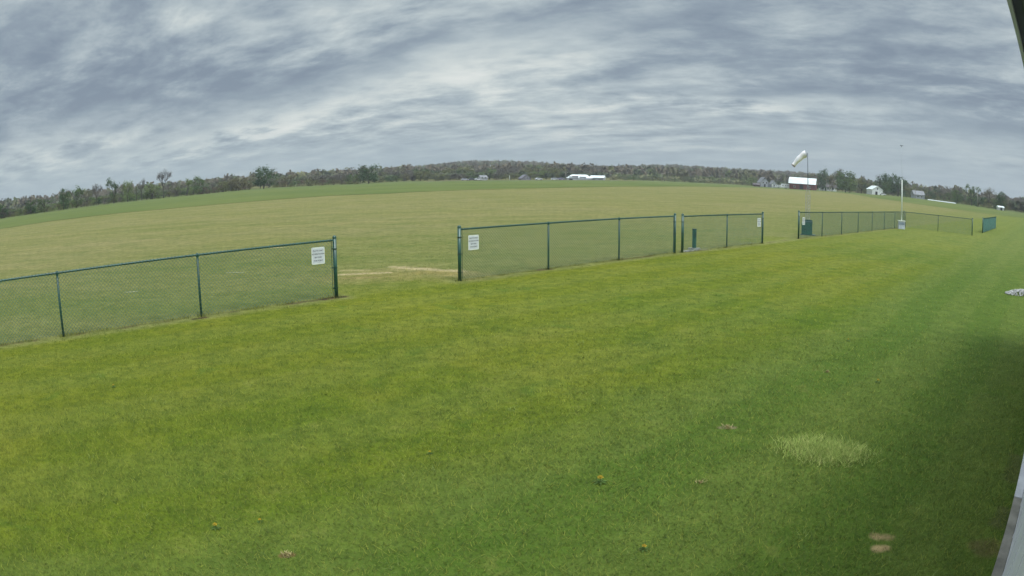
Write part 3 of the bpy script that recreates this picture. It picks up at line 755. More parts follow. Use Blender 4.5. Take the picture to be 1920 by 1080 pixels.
dr = MB().box((6.0, -WALL+.001, .06), (6.95, -WALL+.02, 2.08)).build('door', M_TRIM, ch)
MB().tube((6.12, -WALL+.02, 1.05), (6.12, -WALL+.07, 1.05), .02, n=8).build('handle', M_ALU, dr)
# concrete strip in two pours
JU = float(np.array(gnd(1903, 937))@BD)
for (ua, ub, mt, lb) in ((U0_, JU-.006, M_SL1, 'stained grey concrete strip at the wall foot, nearest pour'), (JU+.006, U1_+.4, M_SL2, 'cleaner pale concrete strip beyond the joint at the wall foot')):
    q = MB().box((0, 0, -.12), (ub-ua, WALL-SLAB-.002 if mt is M_SL1 else WALL-SLAB-.002, .028))
    xa, ya = bxy(ua, WALL-.002)
    o = q.build('concrete_slab', mt, loc=(xa, ya, 0), bevel=.004); o.rotation_euler = (0, 0, BT)
    tag(o, lb, 'slab', 'concrete strips at the building')

# gravel at the far corner
c = gnd(1903, 553); rng = np.random.default_rng(5); Vs = []; Fs = []
ico = [(0,0,1),(.9,0,.3),(.28,.85,.3),(-.72,.53,.3),(-.72,-.53,.3),(.28,-.85,.3),(.5,.3,-.4),(-.5,.3,-.4),(0,-.6,-.4)]
icf = [(0,1,2),(0,2,3),(0,3,4),(0,4,5),(0,5,1),(1,6,2),(2,7,3),(3,7,4),(4,8,5),(5,8,1),(2,6,7),(1,8,6),(4,7,8)]
for k in range(900):
    a = rng.uniform(0, 6.28); r_ = math.sqrt(rng.uniform(0, 1)); x = c[0]+.75+r_*1.05*math.cos(a); y = c[1]+.1+r_*.42*math.sin(a)
    s = rng.uniform(.012, .038); b = len(Vs); sc = rng.uniform(.7, 1.3, 3); z = Zf(x, y)+s*.35+max(0, .10*(1-r_*r_))
    Vs += [(x+q[0]*s*sc[0], y+q[1]*s*sc[1], z+q[2]*s*sc[2]) for q in ico]; Fs += [(i+b, j+b, k_+b) for i, j, k_ in icf]
tag(link('gravel', mesh_np('gravel', Vs, Fs, material('pale_stone', (.42,.41,.39), .9, .25, 9., objspace=False))), 'heap of pale white stones on the lawn at the right edge', 'gravel', kind='stuff')

# ---------------------------------------------------------------- trees
def leaf_mat(name, c1, c2, tr=.25):
    mt = bpy.data.materials.new(name); mt.use_nodes = True; nt = mt.node_tree; g = N(nt); b = nt.nodes['Principled BSDF']
    geo = g.node('ShaderNodeNewGeometry'); nz = g.noise(geo.outputs['Position'], .35, 3)
    c = g.mix(g.ss(nz, .35, .65), c1, c2); c = g.mix(g.ss(geo.outputs['Random Per Island'], 0, 1, 0, .5), c, tuple(v*.6 for v in c1))
    g.put(b.inputs['Base Color'], c); b.inputs['Roughness'].default_value = .8; b.inputs['Specular IOR Level'].default_value = .1
    g.put(b.inputs['Normal'], g.vmath('NORMALIZE', g.vmath('ADD', geo.outputs['Normal'], (0, 0, .7))))
    t_ = g.node('ShaderNodeBsdfTranslucent'); g.put(t_.inputs[0], c); ms = g.node('ShaderNodeMixShader'); ms.inputs[0].default_value = tr
    nt.links.new(b.outputs[0], ms.inputs[1]); nt.links.new(t_.outputs[0], ms.inputs[2]); nt.links.new(ms.outputs[0], nt.nodes['Material Output'].inputs[0])
    return mt
LM = {'dark': leaf_mat('leaves_dark', (.055,.100,.038), (.085,.135,.045)), 'mid': leaf_mat('leaves_mid', (.090,.145,.045), (.125,.175,.055)),
      'light': leaf_mat('leaves_light', (.150,.205,.065), (.195,.240,.080)), 'olive': leaf_mat('leaves_olive', (.155,.165,.065), (.190,.190,.075)),
      'brown': leaf_mat('buds_brown', (.155,.142,.070), (.185,.165,.080)), 'grey': leaf_mat('twigs_grey', (.140,.125,.100), (.165,.148,.120)),
      'pink': leaf_mat('buds_reddish', (.160,.118,.080), (.175,.130,.090))}
M_BARK = material('bark', (.090,.078,.066), .9, .2, 2., spec=.1)
def quads(C, s, rng):
    n = len(C); a = rng.normal(0, 1, (n, 3)); a /= np.linalg.norm(a, axis=1, keepdims=True)
    b = np.cross(a, rng.normal(0, 1, (n, 3))); b /= np.linalg.norm(b, axis=1, keepdims=True)
    s = (s*rng.uniform(.6, 1.4, n))[:, None]; a = a*s; b = b*s*.7
    V = np.stack([C-a, C-b*.8, C+a, C+b], 1).reshape(-1, 3); return V, np.arange(4*n).reshape(n, 4)
def tree_proto(kind, seed):
    """unit tree: height 1, width about .8; returns (trunk mesh, crown arrays)"""
    rng = np.random.default_rng(seed); Pa, Pb, Rr_ = [], [], []; tips = []
    bare = kind == 'bare'; narrow = kind == 'narrow'; open_ = kind == 'open'
    fork = rng.uniform(.16, .26) if not bare else .30
    Pa.append((0,0,-.03)); Pb.append((.01,0,fork)); Rr_.append(.018)
    def grow(p, d, L, r_, lv):
        q = p+d*L; Pa.append(p); Pb.append(q); Rr_.append(r_)
        if lv == 0: tips.append(q); return
        if lv <= 2: tips.append(q)
        k = rng.integers(2, 4) if not bare else 3
        for _ in range(k):
            e = d+rng.normal(0, .50 if not narrow else .3, 3); e[2] = abs(e[2])*.7+.22; e /= np.linalg.norm(e)
            grow(q, e, L*rng.uniform(.62, .82), r_*.6, lv-1)
    for k in range(5 if not narrow else 3):
        a = k*1.257+rng.uniform(-.4, .4); sp_ = rng.uniform(.35, .75)*(0.4 if narrow else 1)
        d = np.array([math.cos(a)*sp_, math.sin(a)*sp_, 1.]); d /= np.linalg.norm(d)
        grow(np.array([.01, 0, fork-.02*k]), d, rng.uniform(.16, .22), .011, 4 if bare else 3)
    Pa = np.array(Pa, float); Pb = np.array(Pb, float); Rr_ = np.array(Rr_); tips = np.array(tips)
    # fit height
    s = 1.0/max(tips[:, 2].max(), .1)
    wscale = .5*(1 if not narrow else .55)/max(np.abs(tips[:, :2]).max(), .1)
    if kind == 'round': wscale *= 1.0
    SC = np.array([wscale, wscale, s*.96]); Pa = Pa*SC; Pb = Pb*SC; tips = tips*SC
    V, F = tubes_np(Pa, Pb, np.maximum(Rr_, .0016 if not bare else .0022), 5 if bare else 4)
    tm = mesh_np('trunk', V, F, M_BARK)
    if bare:
        n = 900; C = tips[rng.integers(0, len(tips), n)]
        d = rng.normal(0, 1, (n, 3)); d[:, 2] = np.abs(d[:, 2]); d /= np.linalg.norm(d, axis=1, keepdims=True)
        Vc, Fc = tubes_np(C, C+d*rng.uniform(.03, .09, (n, 1)), .0011, 3)
        return tm, Vc, Fc
    n = {'round': 1700, 'open': 950, 'narrow': 700, 'wispy': 900, 'shrub': 1000}[kind]
    if kind == 'round':   # fuller crown: lobes spread through an uneven egg shape reaching low down
        zz = rng.uniform(.14, .90, 34); rad = .44*np.sqrt(np.clip(1-((zz-.46)/.56)**2, .03, 1))*rng.uniform(.35, 1., 34); an = rng.uniform(0, 6.28, 34)
        lob = np.stack([rad*np.cos(an), rad*np.sin(an), zz], 1); lr = rng.uniform(.045, .085, 34)
        k_ = rng.integers(0, 34, n); C = lob[k_]+rng.normal(0, 1, (n, 3))*lr[k_][:, None]
    elif kind == 'shrub':
        lob = np.stack([rng.uniform(-.48, .48, 18), rng.uniform(-.35, .35, 18), rng.uniform(.08, .86, 18)], 1); lob[:, 2] *= (1-np.abs(lob[:, 0])*.5)
        C = lob[rng.integers(0, 18, n)]+rng.normal(0, .085, (n, 3)); C[:, 2] = np.abs(C[:, 2])
    else:
        low = np.stack([rng.uniform(-.30, .30, 10), rng.uniform(-.3, .3, 10), rng.uniform(.12, .45, 10)], 1)
        lob = np.vstack([tips[rng.permutation(len(tips))[:(24 if kind == 'open' else 50)]], low])
        C = lob[rng.integers(0, len(lob), n)]+rng.normal(0, .048 if kind != 'wispy' else .055, (n, 3))
    Vc, Fc = quads(C, .028 if kind != 'wispy' else .015, rng)
    return tm, Vc, Fc
PROTO = {}
def get_proto(kind, var, lm):
    k = (kind, var, lm)
    if k not in PROTO:
        kk = (kind, var)
        if kk not in PROTO: PROTO[kk] = tree_proto(kind, 100+var*17+len(kind))
        tm, Vc, Fc = PROTO[kk]; PROTO[k] = (tm, mesh_np('crown', Vc, Fc, LM[lm]))
    return PROTO[k]
def tree(px0, px1, top, Dd, kind, lm, var, label=None, group='trees along the far field edge', name='tree', base=None):
    """a tree standing Dd metres out between two bearings, reaching the given height"""
    pc = (px0+px1)/2; A, _ = azel(pc, 360); a0, _ = azel(px0, 360); a1, _ = azel(px1, 360)
    x, y = Dd*math.sin(A), Dd*math.cos(A); z = Zf(x, y)
    w = abs(a1-a0)*Dd; h_ = (H+Dd*math.tan(azel(pc, top)[1])-z)*(1.06 if label else 1)
    tm, cm = get_proto(kind, var, lm)
    r = empty(name, (x, y, z), (var*1.7+pc) % 6.28 if kind != 'bare' else 0.3)
    ws_ = w*1.12/({'narrow': .55}.get(kind, 1.0)); r.scale = (ws_, ws_, h_)
    link('trunk', tm, r); link('crown', cm, r)
    tag(r, label or 'tree in the far tree line', 'tree', group)
    return r
LG = 'trees of the left tree line'
E_ = lambda px: float(edge_d(azel(px, 360)[0]))
left = [
 (-14,16,385,'round','dark',0,'dark green tree at the far left edge of the picture'),
 (45,70,375,'round','dark',1,'dark grey green round tree, second from the left in the left tree line'),
 (70,95,373,'open','mid',2,'open crowned grey green tree beside the dark round one at far left'),
 (108,130,353,'round','dark',3,'tall dark green tree at the left end of the taller left trees'),
 (127,160,352,'open','mid',0,'broad mid green tree just right of the tall dark one at far left'),
 (150,175,358,'wispy','olive',1,'thin olive tree with few leaves left of the small bare tree'),
 (170,192,344,'bare','grey',0,'small bare tree standing left of the dark ragged tree'),
 (201,227,338,'open','dark',1,'ragged dark green tree with visible trunk, standing clear of the left hedge'),
 (228,251,341,'round','light',2,'light green bushy tree right of the ragged dark tree'),
 (250,262,348,'wispy','mid',3,'short thin green tree between light bushy tree and small bare one'),
 (256,274,334,'bare','grey',1,'small bare tree rising over light green bushes'),
 (268,302,344,'round','light',0,'wide pale green bush tree left of the big bare tree'),
 (289,323,318,'bare','grey',2,'biggest bare tree, tall and grey brown, above the left tree line'),
 (318,345,346,'wispy','olive',2,'thin olive tree right of the big bare tree'),
 (344,358,337,'narrow','light',0,'narrow light green tree like a column'),
 (355,384,330,'open','mid',3,'green tree with bare top next to the narrow light green one'),
 (470,519,315,'round','dark',2,'large dark green tree with uneven top standing forward of the tree line'),
 (668,714,309,'round','dark',1,'large dark green tree, tallest near the left foot of the wooded hill'),
 (425,470,333,'round','brown',3,'rounded brownish tree left of the large uneven dark tree'),
 (404,432,341,'round','olive',1,'low olive tree over the russet shrubs'),
]
for a, b, top, kd, lm, var, lb in left:
    tree(a, b, top, E_((a+b)/2)*(1.02 if 'forward' not in lb else .99), kd, lm, var, lb, LG)
# hedge and undergrowth between them
rng = np.random.default_rng(11)
LAND = [(7,'the far left edge tree'),(57,'the dark round far left tree'),(119,'the tall dark left tree'),(143,'the broad mid green left tree'),(181,'the small left bare tree'),(214,'the ragged dark tree'),
        (240,'the light bushy tree'),(265,'the second small bare tree'),(306,'the big bare tree'),(351,'the narrow light green tree'),(369,'the green tree with bare top'),(447,'the rounded brownish tree'),
        (494,'the large uneven dark tree'),(560,'the gap after the uneven dark tree'),(620,'the low hedge before the hill'),(691,'the tall dark tree by the hill'),(760,'the left foot of the hill'),(820,'the left flank of the hill'),(872,'the silver parked car'),(905,'the small grey farmhouse'),
        (955,'the short pale pole'),(984,'the steep gabled house'),(1010,'the lone white car'),(1050,'the purple grey car'),(1144,'the pole by the open shed'),(1190,'the start of the meadow'),(1241,'the lone meadow pole'),(1295,'the middle of the meadow'),(1350,'the pole before pale trees'),(1410,'the grey gabled farmhouse'),
        (1615,'the small white barn'),(1660,'the broad dark tree'),(1685,'the weather mast'),(1722,'the low grey house'),(1766,'the long white row'),(1795,'the end of the long white row'),(1822,'the ragged right tree'),(1855,'the thin reddish tree'),(1878,'the last round right tree'),(1910,'the right picture edge')]
SHP = {'round': 'rounded', 'shrub': 'spreading', 'open': 'open crowned', 'wispy': 'thin leaved', 'bare': 'bare', 'narrow': 'narrow'}
CLR = {'dark': 'dark green', 'mid': 'mid green', 'light': 'pale green', 'olive': 'olive', 'brown': 'brownish', 'grey': 'greyish', 'pink': 'russet'}
def where(px):
    k = min(LAND, key=lambda q: abs(q[0]-px)); return ('just left of ' if px < k[0]-4 else 'just right of ' if px > k[0]+4 else 'in line with ')+k[1]
def row(x0, x1, step, topf, kinds, lms, dist, label, group, name='tree', jit=3, wid=(1.3, 1.9)):
    x_ = x0; k = 0
    while x_ < x1:
        w = step*rng.uniform(*wid); t_ = topf(x_)+rng.uniform(-jit, jit)*.6
        kd_, lm_ = kinds[rng.integers(len(kinds))], lms[rng.integers(len(lms))]
        dd_ = 'back ' if dist > 1.2 else ''
        tree(x_-w/2, x_+w/2, t_, E_(x_)*dist*rng.uniform(.985, 1.02), kd_, lm_, int(rng.integers(4)), f'{CLR[lm_]} {SHP[kd_]} {dd_}{name} {where(x_)}', group, name)
        x_ += step*rng.uniform(.8, 1.2); k += 1
base_y = lambda x_: float(np.interp(x_, [q[0] for q in HOR], [q[1] for q in HOR]))
row(5, 400, 10, lambda x_: base_y(x_)-13, ['shrub','round','shrub'], ['mid','olive','dark','grey','light'], 1.03, 'grey green shrub low in the left tree line', 'shrubs of the left tree line', 'shrub')
row(8, 110, 16, lambda x_: base_y(x_)-14, ['round','wispy'], ['olive','grey','mid'], 1.08, 'grey green shrub low in the left tree line', 'shrubs of the left tree line', 'shrub')
row(110, 390, 15, lambda x_: base_y(x_)-17, ['round','wispy','open'], ['mid','olive','grey','light'], 1.10, 'middling tree filling the back of the left tree line', 'back trees of the left tree line')
row(380, 475, 12, lambda x_: base_y(x_)-15, ['shrub'], ['pink','brown','olive'], 1.03, 'russet shrub between the left tree line and the large uneven tree', 'russet shrubs', 'shrub')
row(400, 700, 17, lambda x_: base_y(x_)-20, ['round','open','wispy'], ['brown','grey','olive','mid'], 1.12, 'budding brown tree of the hedge between the two large dark trees', 'brown trees before the hill')
row(520, 670, 12, lambda x_: base_y(x_)-14, ['shrub'], ['brown','pink','olive','mid'], 1.05, 'low brown and green shrub between the two large dark trees', 'low shrubs between the dark trees', 'shrub')
row(714, 1062, 15, lambda x_: base_y(x_)-16-3*math.sin(x_*.05), ['round','shrub','open'], ['olive','light','brown','mid','grey','olive'], 1.16, 'budding olive and brown tree at the foot of the wooded hill', 'trees at the foot of the hill')
row(714, 1062, 22, lambda x_: base_y(x_)-22, ['round','open'], ['olive','brown','dark','grey'], 1.3, 'budding olive and brown tree at the foot of the wooded hill', 'trees at the foot of the hill')
row(1150, 1425, 13, lambda x_: base_y(x_)-15-1.5*math.sin(x_*.06), ['round','shrub','open'], ['light','olive','mid','light'], 1.42, 'pale green budding tree beyond the rough meadow', 'pale green trees beyond the meadow')
row(1150, 1425, 19, lambda x_: base_y(x_)-8, ['shrub'], ['mid','olive','brown'], 1.22, 'small dark bush dotted in the rough meadow', 'bushes in the meadow', 'bush')
RG = 'trees around the farmstead'
for a, b, top, kd, lm, var, dm, lb in [
 (1398,1426,332,'round','light',1,1.12,'light green tree left of the grey gabled farm house'),
 (1482,1496,334,'round','dark',1,1.16,'dark tree peeping out behind the left end of the barn'),
 (1529,1556,319,'round','dark',0,1.10,'dark green rounded tree right behind the barn end'),
 (1545,1575,325,'open','brown',1,1.02,'brownish open tree in front of the white farm house'),
 (1560,1582,316,'bare','grey',3,1.08,'bare grey tree rising above the farmstead trees'),
 (1564,1606,323,'round','mid',2,1.0,'large mid green tree right of the white farm house'),
 (1578,1606,336,'round','light',3,.99,'light green lower tree at the right of the farmstead'),
 (1600,1630,338,'open','olive',0,1.04,'olive open tree left of the small white barn'),
 (1618,1634,344,'round','dark',3,1.06,'dark bush against the left side of the small white barn'),
 (1640,1678,328,'round','dark',2,1.10,'broad dark green tree right of the small white barn'),
 (1664,1704,330,'round','dark',0,1.08,'dark green tree behind the white weather mast'),
 (1648,1672,340,'round','mid',1,1.05,'mid green tree under the broad dark tree'),
 (1868,1889,359,'round','dark',3,1.05,'dark round topped tree at the right end of the right tree line'),
 (1842,1866,354,'wispy','brown',1,1.04,'thin reddish tree in the right tree line'),
 (1808,1836,350,'open','mid',1,1.05,'tall ragged green tree in the right tree line'),
 (1783,1806,356,'round','mid',3,1.02,'green bushy tree at the end of the long white row'),
 (1764,1786,350,'wispy','grey',2,1.12,'bare looking grey tree above the long white row'),
]:
    tree(a, b, top, E_((a+b)/2)*dm, kd, lm, var, lb, RG)
row(1700, 1885, 13, lambda x_: base_y(x_)-19, ['round','open','wispy','round'], ['brown','dark','dark','mid','olive','mid'], 1.12, 'grey brown tree of the right tree line', 'trees of the right tree line')
row(1700, 1890, 9, lambda x_: base_y(x_)-12, ['shrub'], ['dark','dark','mid','olive'], 1.05, 'dark shrub under the right tree line', 'shrubs of the right tree line', 'shrub')
row(1886, 1960, 10, lambda x_: base_y(x_)-13, ['round','shrub'], ['dark','mid','grey'], 1.25, 'distant blue green tree at the right edge', 'distant trees at the right edge')
row(1608, 1700, 14, lambda x_: base_y(x_)-11, ['shrub'], ['olive','mid','brown'], 1.14, 'olive shrub behind the small white barn', 'shrubs behind the white barn', 'shrub')
# wooded hill: one far mass
rng = np.random.default_rng(21); n = 6400
A = rng.uniform(RA[0]-.15, RA[-1]+.15, n); Dd = np.sqrt(rng.uniform(540**2, 1330**2, n))
belt = rng.uniform(azel(-40,360)[0], azel(1960,360)[0], 3600); bd_ = edge_d(belt)*rng.uniform(1.16, 1.9, 3600)
kb = (belt < azel(1140,340)[0]) | (belt > azel(1428,340)[0]); belt, bd_ = belt[kb], bd_[kb]; nb_ = len(belt)
A = np.concatenate([A, belt]); Dd = np.concatenate([Dd, bd_]); n = len(A)
X = Dd*np.sin(A); Y = Dd*np.cos(A); Zb = Z(X, Y); q = 44
hh = rng.uniform(9, 13.5, n); ww = rng.uniform(3.6, 5.6, n); hh[-nb_:] *= np.where(belt < azel(115, 360)[0], .20, np.where(belt < azel(390, 360)[0], .27, .40)); ww[-nb_:] *= .75
t = rng.normal(0, 1, (n, q, 3)); t /= np.linalg.norm(t, axis=2, keepdims=True); t[..., 2] = np.abs(t[..., 2])
C = np.stack([X, Y, Zb+hh*.55], 1)[:, None, :]+t*np.stack([ww, ww, hh*.5], 1)[:, None, :]*rng.uniform(.6, 1.05, (n, q, 1))
V, F = quads(C.reshape(-1, 3), 1.3, rng)
me = mesh_np('woodland', V, F)
pal = np.array([(.135,.112,.078),(.148,.124,.082),(.138,.134,.070),(.155,.158,.070),(.098,.112,.060),(.140,.118,.080),(.118,.142,.060),(.122,.108,.080)])
pw = np.array([.22,.18,.14,.10,.10,.12,.07,.07]); cc = pal[rng.choice(len(pal), n, p=pw)]*rng.uniform(.88, 1.1, (n, 1))
pb = np.array([(.085,.105,.050),(.100,.112,.062),(.110,.108,.068),(.075,.095,.048)]); cc[-nb_:] = pb[rng.integers(0, 4, nb_)]*np.where(belt > .4, .8, 1.)[:, None]
att = me.color_attributes.new('kind_of_tree', 'FLOAT_COLOR', 'POINT'); ca = np.ones((len(V), 4), dtype=np.float32); ca[:, :3] = np.repeat(cc, q*4, 0); att.data.foreach_set('color', ca.ravel())
mw = bpy.data.materials.new('woodland'); mw.use_nodes = True; g = N(mw.node_tree); an_ = g.node('ShaderNodeAttribute', attribute_name='kind_of_tree')
b = mw.node_tree.nodes['Principled BSDF']; g.put(b.inputs['Base Color'], an_.outputs['Color']); b.inputs['Roughness'].default_value = .9; b.inputs['Specular IOR Level'].default_value = .05
ge = g.node('ShaderNodeNewGeometry'); g.put(b.inputs['Normal'], g.vmath('NORMALIZE', g.vmath('ADD', ge.outputs['Normal'], (0, 0, 1.5))))
me.materials.append(mw)
tag(link('woodland', me), 'budding brown and olive woodland covering the long far hill', 'woodland', kind='stuff')

# ---------------------------------------------------------------- farm buildings, poles, cars
def spot(px, dm):
    A, _ = azel(px, 345); Dd = E_(px)*dm; x, y = Dd*math.sin(A), Dd*math.cos(A); return x, y, Zf(x, y), A, Dd
M_FW = material('white_boards', (.70,.71,.70), .6, .06, .5); M_WR = material('white_metal_roof', (.80,.84,.82), .4, .05, .3, spec=.5); M_RED = material('barn_red', (.18,.065,.055), .8, .15, .4)
M_GR = material('grey_shingles', (.24,.24,.25), .8, .1, .5); M_GW = material('grey_boards', (.36,.37,.40), .7, .1, .5); M_DK = material('dark_opening', (.025,.025,.03), .8, .1, .5); M_BRR = material('brown_shingles', (.13,.11,.11), .8, .12, .5)
def building(px0, px1, ytop, yeave, dm, depth, wall, roof, label, name='farm_building', yaw=0., gable_front=False, gambrel=False, windows=(), door=None, over=.3, hip=0., posts=False):
    pc = (px0+px1)/2; x, y, z, A, Dd = spot(pc, dm)
    w = abs(azel(px1, 345)[0]-azel(px0, 345)[0])*Dd/max(.3, math.cos(yaw))
    hz_ = lambda py: H+Dd*math.tan(azel(pc, py)[1])-z
    he, hr = hz_(yeave), hz_(ytop)
    t = empty(name, (x, y, z), -A+yaw); tag(t, label, 'building')
    a = w/2
    if gable_front:
        MB().prism([(-a,-.3),(a,-.3),(a,he),(0,hr-.05),(-a,he)], -depth/2, depth/2).build('wall', wall, t)
        r_ = MB(); k = (hr-he)/a; o_ = over
        for s in (-1, 1): r_.prism([(0,hr),(s*(a+o_),he-k*o_),(s*(a+o_),he-k*o_+.22),(0,hr+.24)][::s], -depth/2-o_, depth/2+o_)
        r_.build('roof', roof, t)
    else:
        y0, y1 = -depth/2, depth/2
        w_ = MB()
        if posts:
            for k in range(7): w_.box((-a+.1+k*(2*a-.5)/6, y0, -.3), (-a+.4+k*(2*a-.5)/6, y0+.25, he))
            w_.box((-a, y0+2.5, -.3), (a, y1, he)); w_.box((-a+.38*w, y0+.3, -.3), (-a+.62*w, y0+2.6, he-.2))
        else: w_.box((-a, y0, -.3), (a, y1, he))
        if not gambrel:
            for s in (-1, 1):
                w_.add([(s*a, y0, he), (s*a, y1, he), (s*a*(1-hip)-s*.02, 0, hr-.05)], [(0,1,2)])
            w_.build('wall', wall, t)
            MB().add([(-a-over,y0-over,he-.05),(a+over,y0-over,he-.05),((a+over)*(1-hip),0,hr),(-(a+over)*(1-hip),0,hr),(-a-over,y1+over,he-.05),(a+over,y1+over,he-.05),
                      (-a-over,y0-over,he-.25),(a+over,y0-over,he-.25),(-a-over,y1+over,he-.25),(a+over,y1+over,he-.25)],
                     [(0,1,2,3),(3,2,5,4),(6,7,1,0),(9,8,4,5),(8,6,0,3,4),(7,9,5,2,1),(7,6,8,9)]).build('roof', roof, t)
        else:
            hm = he+(hr-he)*.62; ym = y0*.62
            pts = [(y0,he),(ym,hm),(0,hr-.05),(-ym,hm),(y1,he)]
            for s in (-1, 1): w_.add([(s*(a-.02), p_, q_) for p_, q_ in pts], [(0,1,2,3,4)])
            w_.build('wall', wall, t)
            pr = [(y0-.5,he-.2),(ym,hm),(0,hr),(-ym,hm),(y1+.5,he-.2)]; V = []; F = []
            for s in (-1, 1):
                V += [(s*(a+over), p_, q_) for p_, q_ in pr]
            for k in range(4): F.append((k, k+1, k+6, k+5))
            MB().add(V, F).build('roof', roof, t)
    for (fx, fz, fw, fh) in windows:
        xw = -a+fx*w; wn = MB().box((xw-fw/2, -depth/2-.06, fz), (xw+fw/2, -depth/2-.005, fz+fh)).build('window', M_FW if wall is not M_FW else M_GW, t)
        MB().box((xw-fw/2+.12, -depth/2-.09, fz+.12), (xw+fw/2-.12, -depth/2-.0605, fz+fh-.12)).build('pane', M_DK, wn)
    if door:
        fx, fw, fh = door; xw = -a+fx*w; MB().box((xw-fw/2, -depth/2-.08, -.1), (xw+fw/2, -depth/2-.004, fh)).build('door', M_DK, t)
    return t, w, he, hr
M_PUR = material('weathered_boards', (.20,.19,.22), .8, .1, .5)
building(899,912,328.5,333,1.10,8,M_GW,M_GR,'small grey farmhouse under trees at the foot of the hill','farmhouse',.2,windows=[(.7,.8,1.2,1.3),(.25,.8,1.1,1.3)])
building(975,992,328,334.5,1.12,9,M_PUR,M_PUR,'grey purple house with a steep gable at the foot of the hill','farmhouse',.25,gable_front=True,windows=[(.6,.6,1.4,1.2)])
building(1064,1108,327.3,333.5,1.04,11,M_FW,M_WR,'longest white machine shed with hipped white roof, left of the open shed','farm_shed',.1,hip=.42,windows=[(.30,.7,4.,1.8),(.62,.7,4.5,1.5)],door=(.12,2.2,2.2),over=.5)
building(1109,1133,329,333,1.02,9,M_FW,M_WR,'open fronted white shed with posts, right of the long white shed','farm_shed',-.15,posts=True,over=.5)
building(1423,1438,332.8,342,1.06,9,M_GW,M_GR,'grey farmhouse with tall gable left of the parked camper','farmhouse',.3,gable_front=True,windows=[(.3,2.2,1.1,1.4),(.7,2.2,1.1,1.4),(.5,5.0,1.,1.2)],door=(.5,1.2,2.0))
building(1444,1454,339,345.5,1.05,7,M_GW,M_GR,'small grey gabled outbuilding between farmhouse and camper','outbuilding',.3,gable_front=True,windows=[(.5,1.,1.,1.)])
building(1412,1424,343,346,1.03,6,material('brown_boards',(.16,.10,.08),.8,.2,.5),M_BRR,'low brown shed at the left side of the grey farmhouse','outbuilding',.1)
bt, bw, bhe, bhr = building(1482,1530,333.3,344.5,1.0,11,M_RED,M_WR,'long red barn with big white gambrel roof','barn',-.12,gambrel=True,door=(.47,2.6,3.0),windows=[(.2,1.,1.2,1.2),(.8,1.,1.2,1.2)],over=.6)
building(1536,1567,344,350.5,1.12,9,M_FW,M_BRR,'white farmhouse half hidden by trees right of the red barn','farmhouse',.1,windows=[(.2,1.,1.2,1.5),(.5,1.,1.2,1.5),(.8,1.,1.2,1.5)],door=(.35,1.2,2.1))
building(1630,1650,349,355.5,1.0,9,M_FW,M_WR,'small white barn left of the broad dark tree','barn',.45,gable_front=True,door=(.4,1.6,2.0),windows=[(.5,3.2,1.,1.)])
building(1711,1731,357.5,365,1.03,8,M_GW,M_GR,'low grey house with grey roof left of the long white row','farmhouse',.3,windows=[(.35,.7,1.2,1.1),(.7,.7,1.2,1.1)])
building(1871,1881,386,388.5,.99,6,M_FW,M_WR,'tiny white roofed hut before the right end trees','outbuilding',.2,door=(.5,1.2,1.5))
# long white plastic-covered row
x0, y0, z0, A0, _ = spot(1739, .985); x1, y1, z1_, A1, _ = spot(1793, .985)
L = math.hypot(x1-x0, y1-y0); n = 26; mb = MB(); prof = [(.65*math.cos(a), .52*math.sin(a)) for a in np.linspace(0, math.pi, 9)]
V = []; F = []
for k in range(n+1):
    s = 1+.05*math.sin(k*1.9); e = 1 if 0 < k < n else .35
    for p_, q_ in prof: V.append((L*k/n, p_*s*e, max(q_, -.1)*s*e-.03+(z1_-z0)*k/n))
for k in range(n):
    for i in range(8): F.append((k*9+i, k*9+i+1, (k+1)*9+i+1, (k+1)*9+i))
F += [tuple(range(9)), tuple(range(n*9+8, n*9-1, -1))]
o = MB().add(V, F).build('silage_bag', M_WR, None, True, loc=(x0, y0, z0)); o.rotation_euler = (0, 0, math.atan2(y1-y0, x1-x0))
tag(o, 'long low white plastic covered feed row before the right tree line', 'silage bag')

M_WOOD = material('pole_wood', (.30,.27,.23), .9, .15, 1.)
def pole(px, ytop, dm, label, arm=True, light=False):
    x, y, z, A, Dd = spot(px, dm); h_ = H+Dd*math.tan(azel(px, ytop)[1])-z
    t = empty('utility_pole', (x, y, z), -A); tag(t, label, 'utility pole', 'utility poles across the farmland')
    MB().tube((0,0,-.3), (0,0,h_), .20, .13, 8).build('pole', M_WOOD if not light else M_WP, t, True)
    if arm:
        MB().box((-1.2,-.07,h_-.7), (1.2,.07,h_-.52)).build('crossarm', M_WOOD, t)
        for q_ in (-1.1, 0, 1.1): MB().tube((q_,0,h_-.52), (q_,0,h_-.3), .05, n=6).build('insulator', M_GW, t)
pole(1061, 321, 1.03, 'utility pole at the left end of the long white shed')
pole(1144, 319, 1.02, 'utility pole just right of the open fronted white shed')
pole(1241.5, 324, 1.02, 'utility pole standing alone in the rough meadow')
pole(1350, 327, 1.0, 'utility pole before the pale green trees, left of the farmhouse')
pole(1472, 333, 1.02, 'thin pole rising behind the camper', arm=False)
pole(1448.5, 345, .99, 'short pale pole in front of the small outbuilding', arm=False, light=True)
pole(1716, 353, .99, 'pole in front of the low grey house with grey roof', arm=False)
pole(1833, 356, .98, 'pole in front of the ragged green tree at the right', arm=False)
pole(955.5, 329, 1.05, 'short pale pole between the two grey houses', arm=False, light=True)
M_TY = material('tyre', (.02,.02,.022), .8, .1, 3.)
